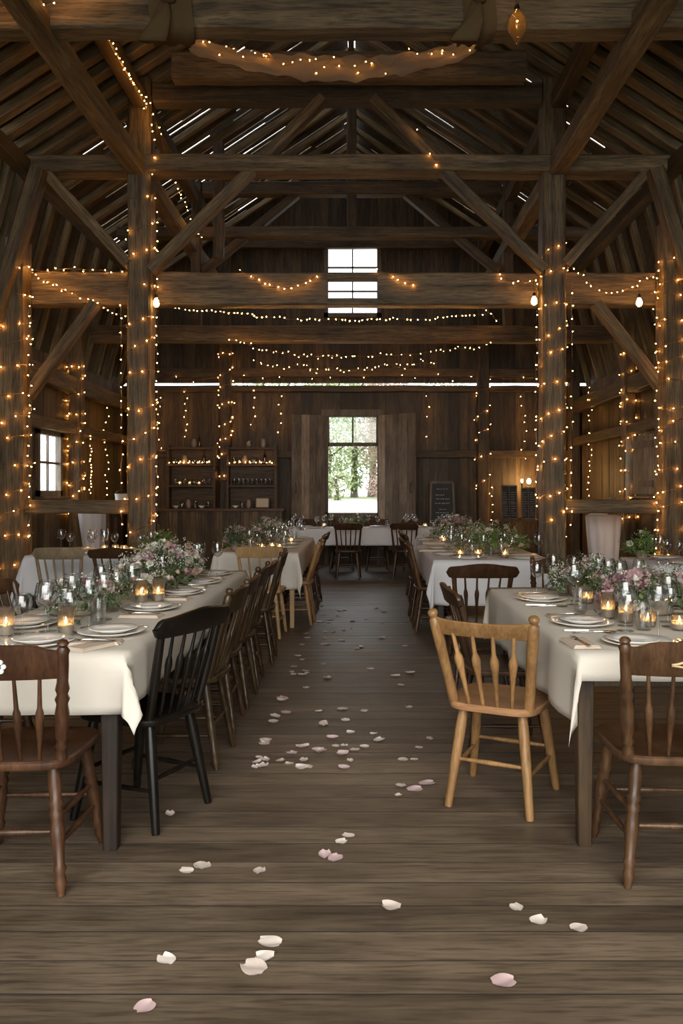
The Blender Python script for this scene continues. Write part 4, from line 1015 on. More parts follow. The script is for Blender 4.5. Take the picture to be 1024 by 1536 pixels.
# ------------------------------------------------------------------ fairy lights
mb = MB(); ico = bmesh.new(); bmesh.ops.create_icosphere(ico, subdivisions=1, radius=0.0063)
BULB = bpy.data.meshes.new('bulb'); ico.to_mesh(BULB); ico.free(); BULB.materials.append(M['bulb'])
ico = bmesh.new(); bmesh.ops.create_icosphere(ico, subdivisions=1, radius=0.0052)
BULBS = bpy.data.meshes.new('bulb'); ico.to_mesh(BULBS); ico.free(); BULBS.materials.append(M['bulb'])
def resample(pts, step):
    pts = [V(p) for p in pts]; out = []; acc = 0.0
    for a, b in zip(pts[:-1], pts[1:]):
        L_ = (b-a).length; t = acc
        while t < L_: out.append(a.lerp(b, t/L_)); t += step
        acc = t-L_
    return out
def lights(label, pts, spacing=0.10, jit=0.02, group='fairy light strings', mesh=None, wire=0.0022):
    pts = [V(p) for p in pts]; o0 = pts[0]
    root = thing('string_lights', label, 'string lights', o0, 0, group)
    mb = MB(); mb.tube([p-o0 for p in pts], wire, 4); obj('cord', mb, 'copper', root)
    bs = resample(pts, spacing)
    if len(bs) > 99: bs = resample(pts, spacing*len(bs)/98)
    for p in bs:
        if random.random() < 0.15: continue
        link('bulb', mesh or BULB, None, root, p-o0+rdir()*random.uniform(.3, 1.5)*jit)
    return root
def wrap(label, cx, cy, wx, wy, z0, z1, turns, spacing, off=0.028, seed=0):
    """a cord wound round a square post"""
    rnd = random.Random(seed); pts = []; n = int(turns*12)
    for i in range(n+1):
        a = 2*PI*i/12; z = z0+(z1-z0)*i/n+0.05*math.sin(a*0.7+seed)+rnd.uniform(-.02, .02)
        c, s = math.cos(a), math.sin(a); k = 1/max(abs(c), abs(s)); k = min(k, 1.34)
        pts.append((cx+c*k*(wx/2+off), cy+s*k*(wy/2+off), z))
    lights(label, pts, spacing, .016)
def updown(label, x, y, z0, z1, spacing, sway=0.02, seed=0):
    rnd = random.Random(seed); n = int((z1-z0)/.07); pts = [(x+rnd.uniform(-sway, sway), y+rnd.uniform(-sway*.4, sway*.4), z0+(z1-z0)*i/n) for i in range(n+1)]
    lights(label, pts, spacing, .012)
wrap('fairy lights wound round the left outer post', -4.04, YM, 0.32, 0.30, 0.35, 3.95, 13, 0.165, seed=1)
wrap('fairy lights wound round the left inner post', PLX, YM, 0.27, 0.27, 0.72, 4.85, 12, 0.16, seed=2)
wrap('fairy lights wound round the right inner post', PRX, YM, 0.27, 0.27, 0.85, 4.25, 11, 0.145, seed=3)
wrap('fairy lights wound round the right outer post', 3.66, YM, 0.34, 0.30, 0.30, 4.15, 16, 0.19, seed=4)
wrap('fairy lights wound round the slim post by the left window', -4.22, YT, 0.18, 0.18, 0.9, 3.3, 10, 0.12, seed=5)
wrap('fairy lights wound round the slim post by the right window', 3.99, YT, 0.18, 0.18, 0.8, 3.5, 11, 0.13, seed=6)
wrap('fairy lights on the back post behind the shelves', -2.50, 14.82, 0.21, 0.2, 1.5, 4.0, 8, 0.12, seed=7)
wrap('fairy lights on the back post right of the chalkboard', 2.28, 14.82, 0.22, 0.2, 1.3, 3.4, 5, 0.2, seed=8)
updown('fairy lights running up the right edge of the left inner post', PLX+0.205, 9.2, 0.9, 4.6, 0.11, .012, 11)
updown('fairy lights running up the left edge of the left inner post', PLX-0.205, 9.2, 1.0, 3.6, 0.16, .012, 12)
updown('fairy lights running up the left edge of the right inner post', PRX-0.205, 9.2, 0.9, 3.7, 0.15, .012, 13)
updown('fairy lights running up the right edge of the right inner post', PRX+0.205, 9.2, 1.0, 3.8, 0.15, .012, 14)
updown('fairy lights running up the inner edge of the left outer post', -3.82, 9.2, 0.5, 3.7, 0.12, .02, 15)
updown('fairy lights running up the inner edge of the right outer post', 3.43, 9.2, 0.5, 4.0, 0.11, .02, 16)
updown('fairy lights hanging down the left wall near the back', -4.2, 13.2, 1.0, 2.9, 0.13, .05, 17)
updown('fairy lights hanging in the left back corner', -3.95, 14.7, 1.1, 2.6, 0.16, .06, 18)
updown('fairy lights hanging down the right wall near the back', 3.95, 13.7, 1.0, 3.3, 0.11, .05, 19)
updown('fairy lights hanging in the right back corner', 3.55, 14.6, 1.2, 3.3, 0.12, .06, 20)
updown('short light drop on the back wall left of the shelves top', -3.25, 14.85, 2.4, 3.3, 0.13, .03, 21)
updown('short light drop on the back wall over the shelves', -2.0, 14.85, 2.5, 3.3, 0.18, .05, 22)
updown('light drop on the back wall in the left corner above the counter', -3.75, 14.85, 2.2, 3.3, 0.17, .05, 23)
updown('light drop on the back wall left of the door leaf', -1.5, 14.85, 2.3, 3.3, 0.2, .05, 24)
updown('light drop on the back wall between door and chalkboard', 1.25, 14.85, 2.4, 3.3, 0.22, .05, 25)
updown('light drop on the back wall over the lamp', 3.05, 14.85, 2.0, 3.3, 0.2, .06, 26)
def swag(p0, p1, sag, n=14, wob=0.02, seed=0):
    rnd = random.Random(seed); p0, p1 = V(p0), V(p1)
    return [p0.lerp(p1, i/n)+V((rnd.uniform(-wob, wob)*.5, rnd.uniform(-wob, wob)*.5, -sag*4*(i/n)*(1-i/n)+rnd.uniform(-wob, wob))) for i in range(n+1)]
lights('fairy lights dropping from the deep beam to the left inner post', swag((-3.86, 9.36, 3.95), (-3.1, 9.38, 3.6), 0.02, seed=1)+swag((-3.1, 9.38, 3.6), (-2.7, 9.25, 3.4), 0.02, 6, seed=2), 0.06)
lights('long fairy light line stretched under the deep beam', swag((-2.42, 9.75, 3.66), (-1.3, 9.8, 3.55), 0.02, 8, seed=3)+swag((-1.3, 9.8, 3.53), (1.55, 9.8, 3.57), 0.06, 20, seed=4), 0.055, .014)
lights('fairy light line sagging below the rear crossbeam', swag((-1.95, 12.0, 3.66), (-0.6, 12.0, 3.42), 0.05, 10, seed=5)+swag((-0.6, 12.0, 3.42), (2.0, 12.0, 3.6), 0.07, 16, seed=6), 0.075, .03)
lights('fairy lights hung along the back wall above the door', swag((-1.9, 14.6, 3.75), (1.4, 14.6, 3.75), 0.12, 22, .06, seed=7), 0.08, .05)
lights('fairy lights draped on the deep beam left of the loft window', [(-1.42, 9.42, 4.0)]+swag((-1.38, 9.42, 3.98), (-0.85, 9.42, 3.78), 0.03, 6, seed=8)+swag((-0.85, 9.42, 3.78), (-0.50, 9.42, 3.95), 0.03, 5, seed=9), 0.085)
lights('fairy lights draped on the deep beam right of the loft window', swag((0.22, 9.42, 4.0), (0.65, 9.42, 3.82), 0.03, 6, seed=10), 0.09)
lights('fairy lights draped on the deep beam left of the right inner post', [(1.62, 9.42, 4.02), (1.66, 9.42, 3.9)]+swag((1.68, 9.42, 3.88), (2.08, 9.3, 3.84), 0.03, 5, seed=11), 0.07)
lights('fairy light swag between the right inner and outer posts', swag((2.42, 9.2, 4.0), (2.85, 9.35, 3.72), 0.03, 6, seed=12)+swag((2.85, 9.35, 3.72), (3.48, 9.25, 3.98), 0.1, 9, seed=13), 0.075)
lights('fairy lights along the left end of the deep beam', swag((-3.9, 9.42, 4.0), (-2.7, 9.42, 3.99), 0.01, 10, .03, seed=14), 0.11)
lights('fairy lights running along the upper left purlin', swag((-2.45, 6.6, 5.78), (-2.42, 9.1, 5.75), 0.03, 12, .03, seed=15), 0.07)
lights('cluster of fairy lights on the top tie beam at upper left', swag((-3.2, 6.25, 5.2), (-2.25, 6.25, 5.28), 0.06, 8, .03, seed=16)+swag((-2.25, 6.25, 5.28), (-1.9, 6.27, 5.5), 0.0, 5, .02, seed=17), 0.075)
lights('fairy lights spilling down the queen post above the left inner post', swag((-2.38, 9.1, 5.9), (-2.37, 9.12, 5.0), 0.0, 8, .03, seed=18), 0.1)
lights('fairy lights along the left purlin behind the main frame', swag((-2.44, 9.6, 5.76), (-2.4, 12.0, 5.2), 0.1, 12, .04, seed=19), 0.13)
lights('short light string on the right long brace', swag((0.62, 9.08, 5.45), (0.95, 9.1, 5.1), 0.05, 6, .03, seed=20), 0.14, .03)
lights('short light string on the rear right brace', swag((1.75, 12.05, 4.3), (2.1, 12.0, 3.95), 0.03, 6, .03, seed=21), 0.12)
lights('fairy lights above the back wall slot', swag((-4.1, 14.8, 3.5), (3.9, 14.8, 3.52), 0.03, 40, .05, seed=22), 0.33, .05)

# tulle swag with lights on the collar log
def ribbon_swag(label, name, pts, wid, mat, cat):
    root = thing(name, label, cat, pts[0]); o0 = V(pts[0]); mb = MB(); rs = []
    for i, p in enumerate(pts):
        p = V(p)-o0; t = i/(len(pts)-1); w = wid*(0.55+0.45*math.sin(PI*t))*(1+.12*math.sin(i*1.7))
        rs.append([p+V((0.02*math.sin(j*2.1+i*.6), -0.05*math.sin(PI*j/9)-0.018*math.cos(j*2.4+i*.35), -w*(j/9-.5)+.01*math.sin(i*.9+j))) for j in range(10)])
    mb.rings(rs, closed_u=False, caps=False); o = obj('fabric', mb, mat, root, smooth=True)
    return root
tp = swag((-1.85, 8.7, 6.25), (1.25, 8.7, 6.22), 0.24, 40, .006, seed=30)
ribbon_swag('sheer tulle swag draped along the collar log at the top', 'tulle_swag', tp, 0.27, 'tulle', 'fabric swag')
lights('fairy lights woven through the tulle swag', [p+V((0, -0.1, 0.07*math.sin(i*1.3))) for i, p in enumerate(tp)], 0.1, .06, mesh=BULBS)
# burlap knots on the top tie beam
def wrap_cloth(label, x, y, z, w, seed):
    rnd = random.Random(seed); root = thing('burlap_wrap', label, 'fabric wrap', (x, y, z)); mb = MB(); rs = []
    for i in range(9):
        u = -w/2+w*i/8; g = 1+.06*math.sin(i*2+seed)
        rs.append([(u+.02*math.sin(a*2), 0.155*g*math.copysign(abs(math.cos(a))**.55, math.cos(a)), .245*g*math.copysign(abs(math.sin(a))**.55, math.sin(a))) for a in [2*PI*k/24 for k in range(24)]])
    mb.rings(rs, caps=False); obj('cloth_band', mb, 'burlap', root, smooth=True)
    mb = MB(); rs = []
    for i in range(9):
        t = i/8; ww = .04+.075*t
        rs.append([(-.03-.10*t*t+ww*math.cos(a)*1.0, -.18-.03*math.sin(PI*t)+.03*math.sin(a)+.012*math.sin(3*a+i), -.05-.30*t) for a in [2*PI*k/16 for k in range(16)]])
    mb.rings(rs); obj('hanging_tail', mb, 'burlap', root, smooth=True)
    mb = MB(); mb.lathe([(.001, -.05), (.05, -.035), (.065, 0), (.05, .04), (.001, .055)], (0, -.18, 0), 12); obj('knot', mb, 'burlap', root, smooth=True)
wrap_cloth('burlap tied round the top tie beam left of the tulle', -1.52, 6.5, 5.3, 0.34, 1)
wrap_cloth('burlap tied round the top tie beam right of the tulle', 0.95, 6.5, 5.3, 0.26, 2)
# teardrop glass lantern and bare bulbs
t = thing('glass_pendant', 'teardrop glass pendant hanging from the top tie beam', 'pendant lamp', (1.22, 6.2, 5.0))
mb = MB(); mb.lathe([(.002, -.155), (.008, -.14), (.03, -.10), (.07, -.04), (.078, 0), (.066, .05), (.035, .10), (.016, .125), (.014, .14)], n=18); obj('glass_shade', mb, 'amber', t, smooth=True)
mb = MB(); mb.lathe([(.02, .12), (.022, .135), (.015, .165), (.004, .175)], n=12); obj('cap', mb, 'iron', t, smooth=True)
mb = MB(); mb.tube([(0, 0, .17), (-.02, .02, .28), (-.06, .04, .40), (-.09, .06, .52)], .004, 6); obj('cord', mb, 'wire', t)
for dx, dz in ((0, .03), (-.03, .34), (-.085, .45)): link('bulb', BULB, None, t, (dx, -.01, dz))
def bare_bulb(label, x, y, z, drop):
    t = thing('pendant_bulb', label, 'pendant bulb', (x, y, z), 0, 'bare bulbs under the deep beam')
    mb = MB(); mb.lathe([(.0005, -.05), (.018, -.046), (.032, -.028), (.036, -.005), (.028, .025), (.017, .045), (.015, .055)], n=16); obj('glass_bulb', mb, 'edison', t, smooth=True)
    mb = MB(); mb.lathe([(.0165, .05), (.018, .06), (.018, .09), (.006, .10)], n=12); obj('socket', mb, 'iron', t, smooth=True)
    mb = MB(); mb.tube([(0, 0, .095), (0.003, 0.02, .095+drop/2), (0, .03, .095+drop)], .004, 6); obj('cord', mb, 'wire', t)
bare_bulb('glowing bare bulb hanging between the right posts', 3.25, 9.28, 3.58, .2)
bare_bulb('glowing bare bulb beside the right inner post', 2.02, 9.25, 3.59, .15)
bare_bulb('glowing bare bulb beside the left inner post', -2.36, 9.22, 3.56, .2)

# ------------------------------------------------------------------ back bar and shelves
t = thing('bar_counter', 'long wooden counter along the back wall under the shelves', 'counter', (-2.65, 14.4, 0))
mb = MB(); mb.box((-1.3, -.28, 1.03), (1.28, .3, 1.075)); obj('counter_top', mb, 'shelf', t)
mb = MB(); x = -1.24
while x < 1.2: mb.cur = random.random(); mb.box((x, -.2, 0), (min(1.22, x+.155), -.17, 1.03)); x += .16
obj('front_boards', mb, 'wall', t, tint=True)
mb = MB(); mb.box((-1.26, -.2, 0), (-1.24, .28, 1.03)); mb.box((1.22, -.2, 0), (1.24, .28, 1.03)); obj('side_panel', mb, 'shelf', t)
SH = (1.08, 1.49, 1.87, 2.17)
def shelves(label, x0, x1, y, lev, d=.22):
    t = thing('shelf_unit', label, 'shelf', ((x0+x1)/2, y, 0)); h = (x1-x0)/2
    for s in (-1, 1):
        mb = MB(); mb.box((s*h-.02, -d/2, 1.075), (s*h+.02, d/2, lev[-1]+.05)); obj('side_panel', mb, 'shelf', t)
    for z in lev:
        mb = MB(); mb.box((-h-(.04 if z > 1.6 and z < 2 else 0), -d/2-.01, z-.03), (h+(.04 if z > 1.6 and z < 2 else 0), d/2, z)); obj('shelf_board', mb, 'shelf', t)
    mb = MB(); mb.box((-h, d/2-.01, 1.075), (h, d/2, lev[-1])); obj('back_panel', mb, 'beam_dark', t)
shelves('open shelves of glassware left of the back post', -3.45, -2.62, 14.4, SH[1:])
shelves('open shelves of glassware right of the back post', -2.38, -1.52, 14.4, SH[1:])
mb = MB(); mb.lathe([(.0005, 0), (.034, 0), (.036, .01), (.036, .15), (.03, .19), (.013, .22), (.013, .275), (.015, .277), (.015, .29), (.0005, .29)], n=14)
BOTTLE = link('bottle', mb.mesh('bottle', True), 'brownglass'); tag(BOTTLE, '', 'bottle')
mb = MB(); mb.lathe([(.0005, 0), (.042, 0), (.045, .008), (.045, .10), (.036, .118), (.036, .13), (.034, .13), (.034, .116), (.042, .1), (.042, .01), (.0005, .01)], n=14)
JAR = link('glass_jar', mb.mesh('glass_jar', True), 'glass'); tag(JAR, '', 'jar')
mb = MB(); mb.lathe([(.0005, 0), (.035, 0), (.05, .03), (.06, .09), (.052, .15), (.035, .18), (.04, .2), (.035, .2), (.03, .18), (.0005, .17)], n=14)
JUG = link('stoneware_jug', mb.mesh('stoneware_jug', True), 'ceramic'); tag(JUG, '', 'jug')
mb = MB(); mb.lathe([(.0005, .012), (.03, .012), (.032, 0), (.036, .012), (.08, .06), (.078, .06), (.036, .02), (.0005, .018)], n=16)
BOWL = link('china_bowl', mb.mesh('china_bowl', True), 'china'); tag(BOWL, '', 'bowl')
names = {0: (BOTTLE, 'bottle'), 1: (JAR, 'glass jar'), 2: (TUMBLER, 'tumbler'), 3: (JUG, 'stoneware jug'), 4: (VOTIVE, 'lit votive'), 5: (BOWL, 'china bowl'), 6: (WINE, 'wine glass')}
for sd, x0, x1 in (('left', -3.38, -2.68), ('right', -2.31, -1.58)):
    for lv, z, pick in (('counter', 1.076, [5, 1, 3, 1, 5, 2]), ('lowest shelf', SH[1], [2, 4, 2, 4, 1, 4, 2, 2]), ('middle shelf', SH[2], [1, 4, 3, 4, 1, 4, 0, 4])):
        cn = {}
        if lv == 'lowest shelf' and sd == 'right': pick = [2]*9
        for i, k in enumerate(pick):
            pr, w = names[k]; j = cn.get(k, 0); cn[k] = j+1
            place(pr, used, (x0+(x1-x0)*(i+.5)/len(pick), 14.35+random.uniform(-.02, .03), z+.001), random.random()*6, f'{ORD[j]} {w} on the {lv} of the {sd} shelves at the back', f'{w}s on the back shelves', {0: .85, 3: .78, 5: .8}.get(k))
for i, (k, x) in enumerate(((3, -3.0), (0, -2.9), (1, -2.0), (3, -1.75))):
    pr, w = names[k]; place(pr, used, (x, 14.38, SH[3]+.001), 1.0, f'{w} on top of the {"left" if x < -2.5 else "right"} back shelves', f'{w}s on the back shelves')
def photo_frame(label, x, y, z, w, h, tilt=0.12, rz=0.0, panes=False):
    t = thing('old_window_frame' if panes else 'picture_frame', label, 'frame', (x, y, z), rz); t.rotation_euler = (-tilt, 0, rz); b = .022
    mb = MB(); mb.box((-w/2, -.012, 0), (-w/2+b, .012, h)); mb.box((w/2-b, -.012, 0), (w/2, .012, h)); mb.box((-w/2, -.012, 0), (w/2, .012, b)); mb.box((-w/2, -.012, h-b), (w/2, .012, h))
    if panes: mb.box((-.008, -.01, 0), (.008, .01, h)); mb.box((-w/2, -.01, h*.48), (w/2, .01, h*.48+.014))
    obj('border', mb, 'frame_wood' if panes else 'shelf', t)
    mb = MB(); mb.box((-w/2+b, -.004, b), (w/2-b, .004, h-b)); obj('pane' if panes else 'backing', mb, 'slate' if panes else 'paper', t)
    return t
lights('fairy lights laid along the middle board of the left back shelves', swag((-3.42, 14.27, 1.895), (-2.66, 14.27, 1.895), 0, 10, .004, seed=50), .085, .004)
lights('fairy lights laid along the middle board of the right back shelves', swag((-2.34, 14.27, 1.895), (-1.54, 14.27, 1.895), 0, 10, .004, seed=51), .095, .004)
photo_frame('small framed card on the counter right of the shelves middle', -1.75, 14.25, 1.076, .26, .2)
# chalkboard easel
t = thing('chalkboard_sign', 'chalkboard sign on an easel right of the back door', 'sign', (1.49, 14.3, 0)); t.rotation_euler = (-0.1, 0, 0.05)
mb = MB()
for s in (-1, 1): mb.hexa([(s*.25-.018, -.015, 0), (s*.25+.018, -.015, 0), (s*.25+.018, .015, 0), (s*.25-.018, .015, 0), (s*.20-.018, -.015, 1.56), (s*.20+.018, -.015, 1.56), (s*.20+.018, .015, 1.56), (s*.20-.018, .015, 1.56)])
mb.box((-.20, -.015, 1.53), (.20, .015, 1.575)); mb.box((-.235, -.015, .62), (.235, .015, .66)); obj('easel_frame', mb, 'frame_wood', t)
mb = MB(); mb.hexa([(-.225, -.006, .66), (.225, -.006, .66), (.225, .006, .66), (-.225, .006, .66), (-.185, -.006, 1.53), (.185, -.006, 1.53), (.185, .006, 1.53), (-.185, .006, 1.53)]); obj('slate_panel', mb, 'slate', t)
mb = MB(); rnd = random.Random(5)
for z, a, b, hgt in ((1.43, -.10, .11, .016), (1.32, -.12, .03, .03), (1.25, -.11, .13, .022), (1.17, -.13, .12, .03), (1.06, -.06, .08, .014), (1.0, -.12, .12, .014), (.93, -.10, .10, .014), (.86, -.11, .09, .014), (.79, -.07, .07, .014)):
    x = a
    while x < b:
        w = min(b-x, rnd.uniform(.03, .07)); n = max(4, int(w/.006))
        mb.tube([(x+w*i/n, -.0075, z+hgt*.5*math.sin(i*1.9)*rnd.uniform(.5, 1)) for i in range(n+1)], .0026, 4); x += w+.014
obj('chalk_lettering', mb, 'chalk', t)
mb = MB(); mb.hexa([(-.02, .35, 0), (.02, .35, 0), (.02, .38, 0), (-.02, .38, 0), (-.02, .015, 1.4), (.02, .015, 1.4), (.02, .04, 1.4), (-.02, .04, 1.4)]); obj('back_leg', mb, 'frame_wood', t)
# console with old window frames and a lamp
t = thing('console_table', 'small dark console against the back wall right of the chalkboard', 'table', (3.0, 14.5, 0))
mb = MB(); mb.box((-.48, -.2, .84), (.48, .2, .875)); obj('tabletop', mb, 'shelf', t)
for sx in (-1, 1):
    for sy in (-1, 1): mb = MB(); mb.box((sx*.43-.025, sy*.16-.02, 0), (sx*.43+.025, sy*.16+.02, .84)); obj('leg', mb, 'shelf', t)
photo_frame('old paned frame with white writing, left of the two by the lamp', 2.71, 14.42, .876, .29, .62, .12, .05, True)
photo_frame('old paned frame in front of the lamp, right of the two', 3.05, 14.42, .876, .26, .58, .12, -.05, True)
rnd = random.Random(8)
for nm, x in (('old_window_frame', 2.71), ('old_window_frame.001', 3.05)):
    fr = bpy.data.objects[nm]; mb = MB()
    for k in range(11):
        z = .07+k*.042
        for s in (-1, 1):
            a = s*.075-.05; mb.tube([(a+.1*i/12, -.0065, z+.005*math.sin(i*2.1+k)) for i in range(13-rnd.randint(0, 5))], .002, 4)
    obj('chalk_lettering', mb, 'chalk', fr)
t = thing('table_lamp', 'glowing lamp on a dark stem against the back wall', 'lamp', (2.97, 14.62, .876))
mb = MB(); mb.lathe([(.0005, 0), (.07, 0), (.07, .012), (.02, .025), (.009, .05), (.008, .60), (.018, .62), (.018, .66), (.0005, .67)], n=14); obj('stem', mb, 'iron', t, smooth=True, sharp=.6)
mb = MB(); mb.tube([(0, 0, .66), (0, 0, .74), (.03, -.01, .79), (.09, -.02, .78), (.12, -.03, .735)], .007, 6); obj('arm', mb, 'iron', t)
mb = MB(); mb.lathe([(.0005, -.045), (.022, -.04), (.036, -.015), (.036, .01), (.02, .04), (.012, .05)], (.12, -.03, .69), 14); obj('bulb', mb, 'lampglow', t, smooth=True)
mb = MB(); mb.lathe([(.0005, -.03), (.012, -.025), (.018, -.005), (.012, .02), (.006, .03)], (0, 0, .70), 12); obj('bulb', mb, 'lampglow', t, smooth=True)
updown('vertical light strand at the foot of the back right post', 2.42, 14.66, .85, 1.5, .16, .02, 40)

# white draped stands in the side aisles
def draped(label, x, y, r, h, cat='cocktail table', waist=.6):
    t = thing('cocktail_table', label, cat, (x, y, 0)); mb = MB(); rs = []
    for i in range(15):
        q = i/14; z = h*q; k = waist+(1-waist)*abs(q-.45)/.55 if q > .45 else waist+(1-waist)*.75*abs(q-.45)/.45
        rs.append([(r*k*(1+.06*math.sin(a*9+q*2))*math.cos(a), r*k*(1+.06*math.sin(a*9+q*2))*math.sin(a), z) for a in [2*PI*j/54 for j in range(54)]])
    mb.rings(rs); obj('white_cloth', mb, 'cloth_white', t, smooth=True, sharp=.9)
    mb = MB(); mb.lathe([(.0005, h), (r*.98, h), (r*1.0, h+.008), (r*.98, h+.014), (.0005, h+.015)], n=40); obj('tabletop', mb, 'cloth_white', t, smooth=True, sharp=.6)
    return t
draped('tall stand in a white cloth behind the left rail', -3.75, 11.2, .20, 1.10)
draped('stand in a white cloth behind the right rail', 3.12, 10.2, .22, 1.06, waist=.8)
def bucket(label, x, y, z, r, h):
    t = thing('ice_bucket', label, 'bucket', (x, y, z)); mb = MB(); mb.lathe([(.0005, 0), (r*.75, 0), (r, h), (r*1.05, h+.006), (r*.95, h), (r*.7, .02), (.0005, .02)], n=20); obj('pail', mb, 'china', t, smooth=True, sharp=.7)
    mb = MB(); mb.tube([(r*math.cos(a), 0, h-.01-r*.6*math.sin(a)*-1) for a in [PI*i/10 for i in range(11)]], .004, 5); obj('handle', mb, 'iron', t)
t = thing('serving_stand', 'dark serving stand behind the left rail', 'side table', (-3.24, 11.1, 0))
mb = MB(); mb.box((-.25, -.2, 1.07), (.25, .2, 1.10)); obj('tabletop', mb, 'shelf', t)
for sx in (-1, 1):
    for sy in (-1, 1): mb = MB(); mb.box((sx*.22-.02, sy*.17-.02, 0), (sx*.22+.02, sy*.17+.02, 1.07)); obj('leg', mb, 'shelf', t)
bucket('white pail standing behind the left rail', -3.3, 11.08, 1.10, .11, .24)
def crumpled(label, x, y, z, r, h, seed):
    rnd = random.Random(seed); mb = MB(); ph = [rnd.uniform(0, 6) for _ in range(4)]; rs = []
    for i in range(8):
        q = i/7; rs.append([(r*(1-q*.9)*(1+.2*math.sin(3*a+ph[0]+q*2)+.12*math.sin(7*a+ph[1]))*math.cos(a), r*(1-q*.9)*(1+.2*math.sin(3*a+ph[2])+.12*math.sin(5*a+ph[3]))*math.sin(a), h*q*(1+.15*math.sin(4*a))) for a in [2*PI*k/28 for k in range(28)]])
    mb.rings(rs); tag(obj('white_napkin', mb, 'cloth_white', loc=(x, y, z), smooth=True), label, 'napkin')
crumpled('bunched white napkin on the tall draped stand behind the left rail', -3.74, 11.2, 1.118, .13, .10, 1)
crumpled('bunched white napkin on the draped stand behind the right rail', 3.05, 10.16, 1.078, .12, .08, 2)
place(WINE, used, (3.25, 10.26, 1.078), 0, 'wine glass on the draped stand behind the right rail', 'wine glasses on the side stands')
# rolled branches and a candle lantern by the left window: a tall lit strand hanging from the lower girt
updown('bright light strand hanging beside the left window', -4.18, 12.35, 1.35, 2.25, .05, .015, 41)

# ------------------------------------------------------------------ petals on the floor
def petal_mesh(name, seed, mat, s=0.032):
    rnd = random.Random(seed); mb = MB(); n = 7; rs = []
    cup = rnd.uniform(.2, .5); notch = rnd.uniform(0, .25); asp = rnd.uniform(.75, 1.1)
    for i in range(n):
        v = i/(n-1); row = []
        wv = s*asp*math.sin(PI*(0.12+0.78*v))**.7
        for j in range(n):
            u = -1+2*j/(n-1)
            x = u*wv; y = s*(-1+2*v)-(notch*s*(1-abs(u))**2 if v > .9 else 0)
            z = .002+cup*s*((u*u)*.45+abs(v-.45)**2*1.1)+.0018*math.sin(u*4+v*5+seed)
            row.append((x, y, z))
        rs.append(row)
    mb.cur = rnd.random(); mb.rings(rs, closed_u=False, caps=False)
    lo = min(v[2] for v in mb.v); mb.v = [(a, b, c-lo+.0005) for a, b, c in mb.v]
    me = mb.mesh(name, True, True); me.materials.append(M[mat]); return me
PM = [petal_mesh('rose_petal', i, 'petal') for i in range(6)]; PP = [petal_mesh('rose_petal', 20+i, 'petal_pink') for i in range(3)]
def petal(X, d, label, pink=False, s=1.0, group=None):
    o = link('rose_petal', random.choice(PP if pink else PM), None, None, (X, d, 0.0), (random.uniform(-.06, .06), random.uniform(-.06, .06), random.random()*6.28)); o.scale = (s,)*3
    return tag(o, label, 'petal', group)
fg = [(-0.307, 2.290, 'largest white petal of the three in a row on the near floor', 0, 1.15), (-0.281, 2.345, 'middle petal of the three in a row on the near floor', 0, .85), (-0.275, 2.418, 'rear petal of the three in a row on the near floor', 0, 1.1),
      (-0.567, 2.329, 'lone petal left of the row of three', 0, .85), (-0.572, 2.115, 'pinkish petal nearest the bottom edge at lower left', 1, .85), (0.400, 2.224, 'pink petal alone at lower right', 1, 1.05),
      (0.101, 2.628, 'square white petal in the middle of the near floor', 0, 1.0), (0.514, 2.623, 'leftmost and rearmost of three petals in a diagonal line at right', 0, .8), (0.568, 2.542, 'middle of three petals in a diagonal line at right', 0, .85), (0.686, 2.499, 'rightmost of three petals in a diagonal line', 0, .85),
      (-0.578, 2.913, 'larger of two petals beside the left table leg', 0, 1.0), (-0.628, 2.877, 'smaller petal of the pair beside the left table leg', 0, .8), (-0.364, 2.877, 'pale petal right of the pair by the left table leg', 0, .8),
      (-0.048, 3.160, 'curled petal above the brownish cluster mid-floor', 0, .9), (-0.073, 3.118, 'small petal touching the curled petal mid-floor', 0, .7), (-0.133, 2.998, 'brownish pink petal in the mid-floor cluster', 1, 1.0), (-0.092, 2.976, 'flat petal on the right of the mid-floor cluster', 1, .9),
      (0.313, 3.737, 'lilac petal at the right of the cluster before the oak chair', 1, 1.15), (0.251, 3.662, 'pink petal at the left of the cluster before the oak chair', 1, 1.1), (0.189, 3.712, 'yellowish petal left of the cluster before the oak chair', 0, .8), (0.171, 3.590, 'tiny petal below the yellowish one before the oak chair', 0, .6),
      (0.385, 4.424, 'single white petal left of the oak chair rear leg', 0, .7), (0.218, 4.072, 'faint petal in the aisle left of the oak chair', 0, .8), (-0.807, 3.382, 'petal under the rear stretcher of the black chair', 0, .8)]
for x, y, l, p, s in fg: petal(x, y, l, p, s)
for i in range(95):
    y = 3.95+5.6*random.random()**1.5
    x = random.gauss(-.33+.02*(y-4), .21+.012*y) if random.random() < .7 else random.uniform(-.5, .4)
    x = min(max(x, -.52), .42)
    petal(x, y, 'small pale petal strewn along the middle of the aisle', random.random() < .25, random.uniform(.6, 1.15), 'petals strewn along the aisle')

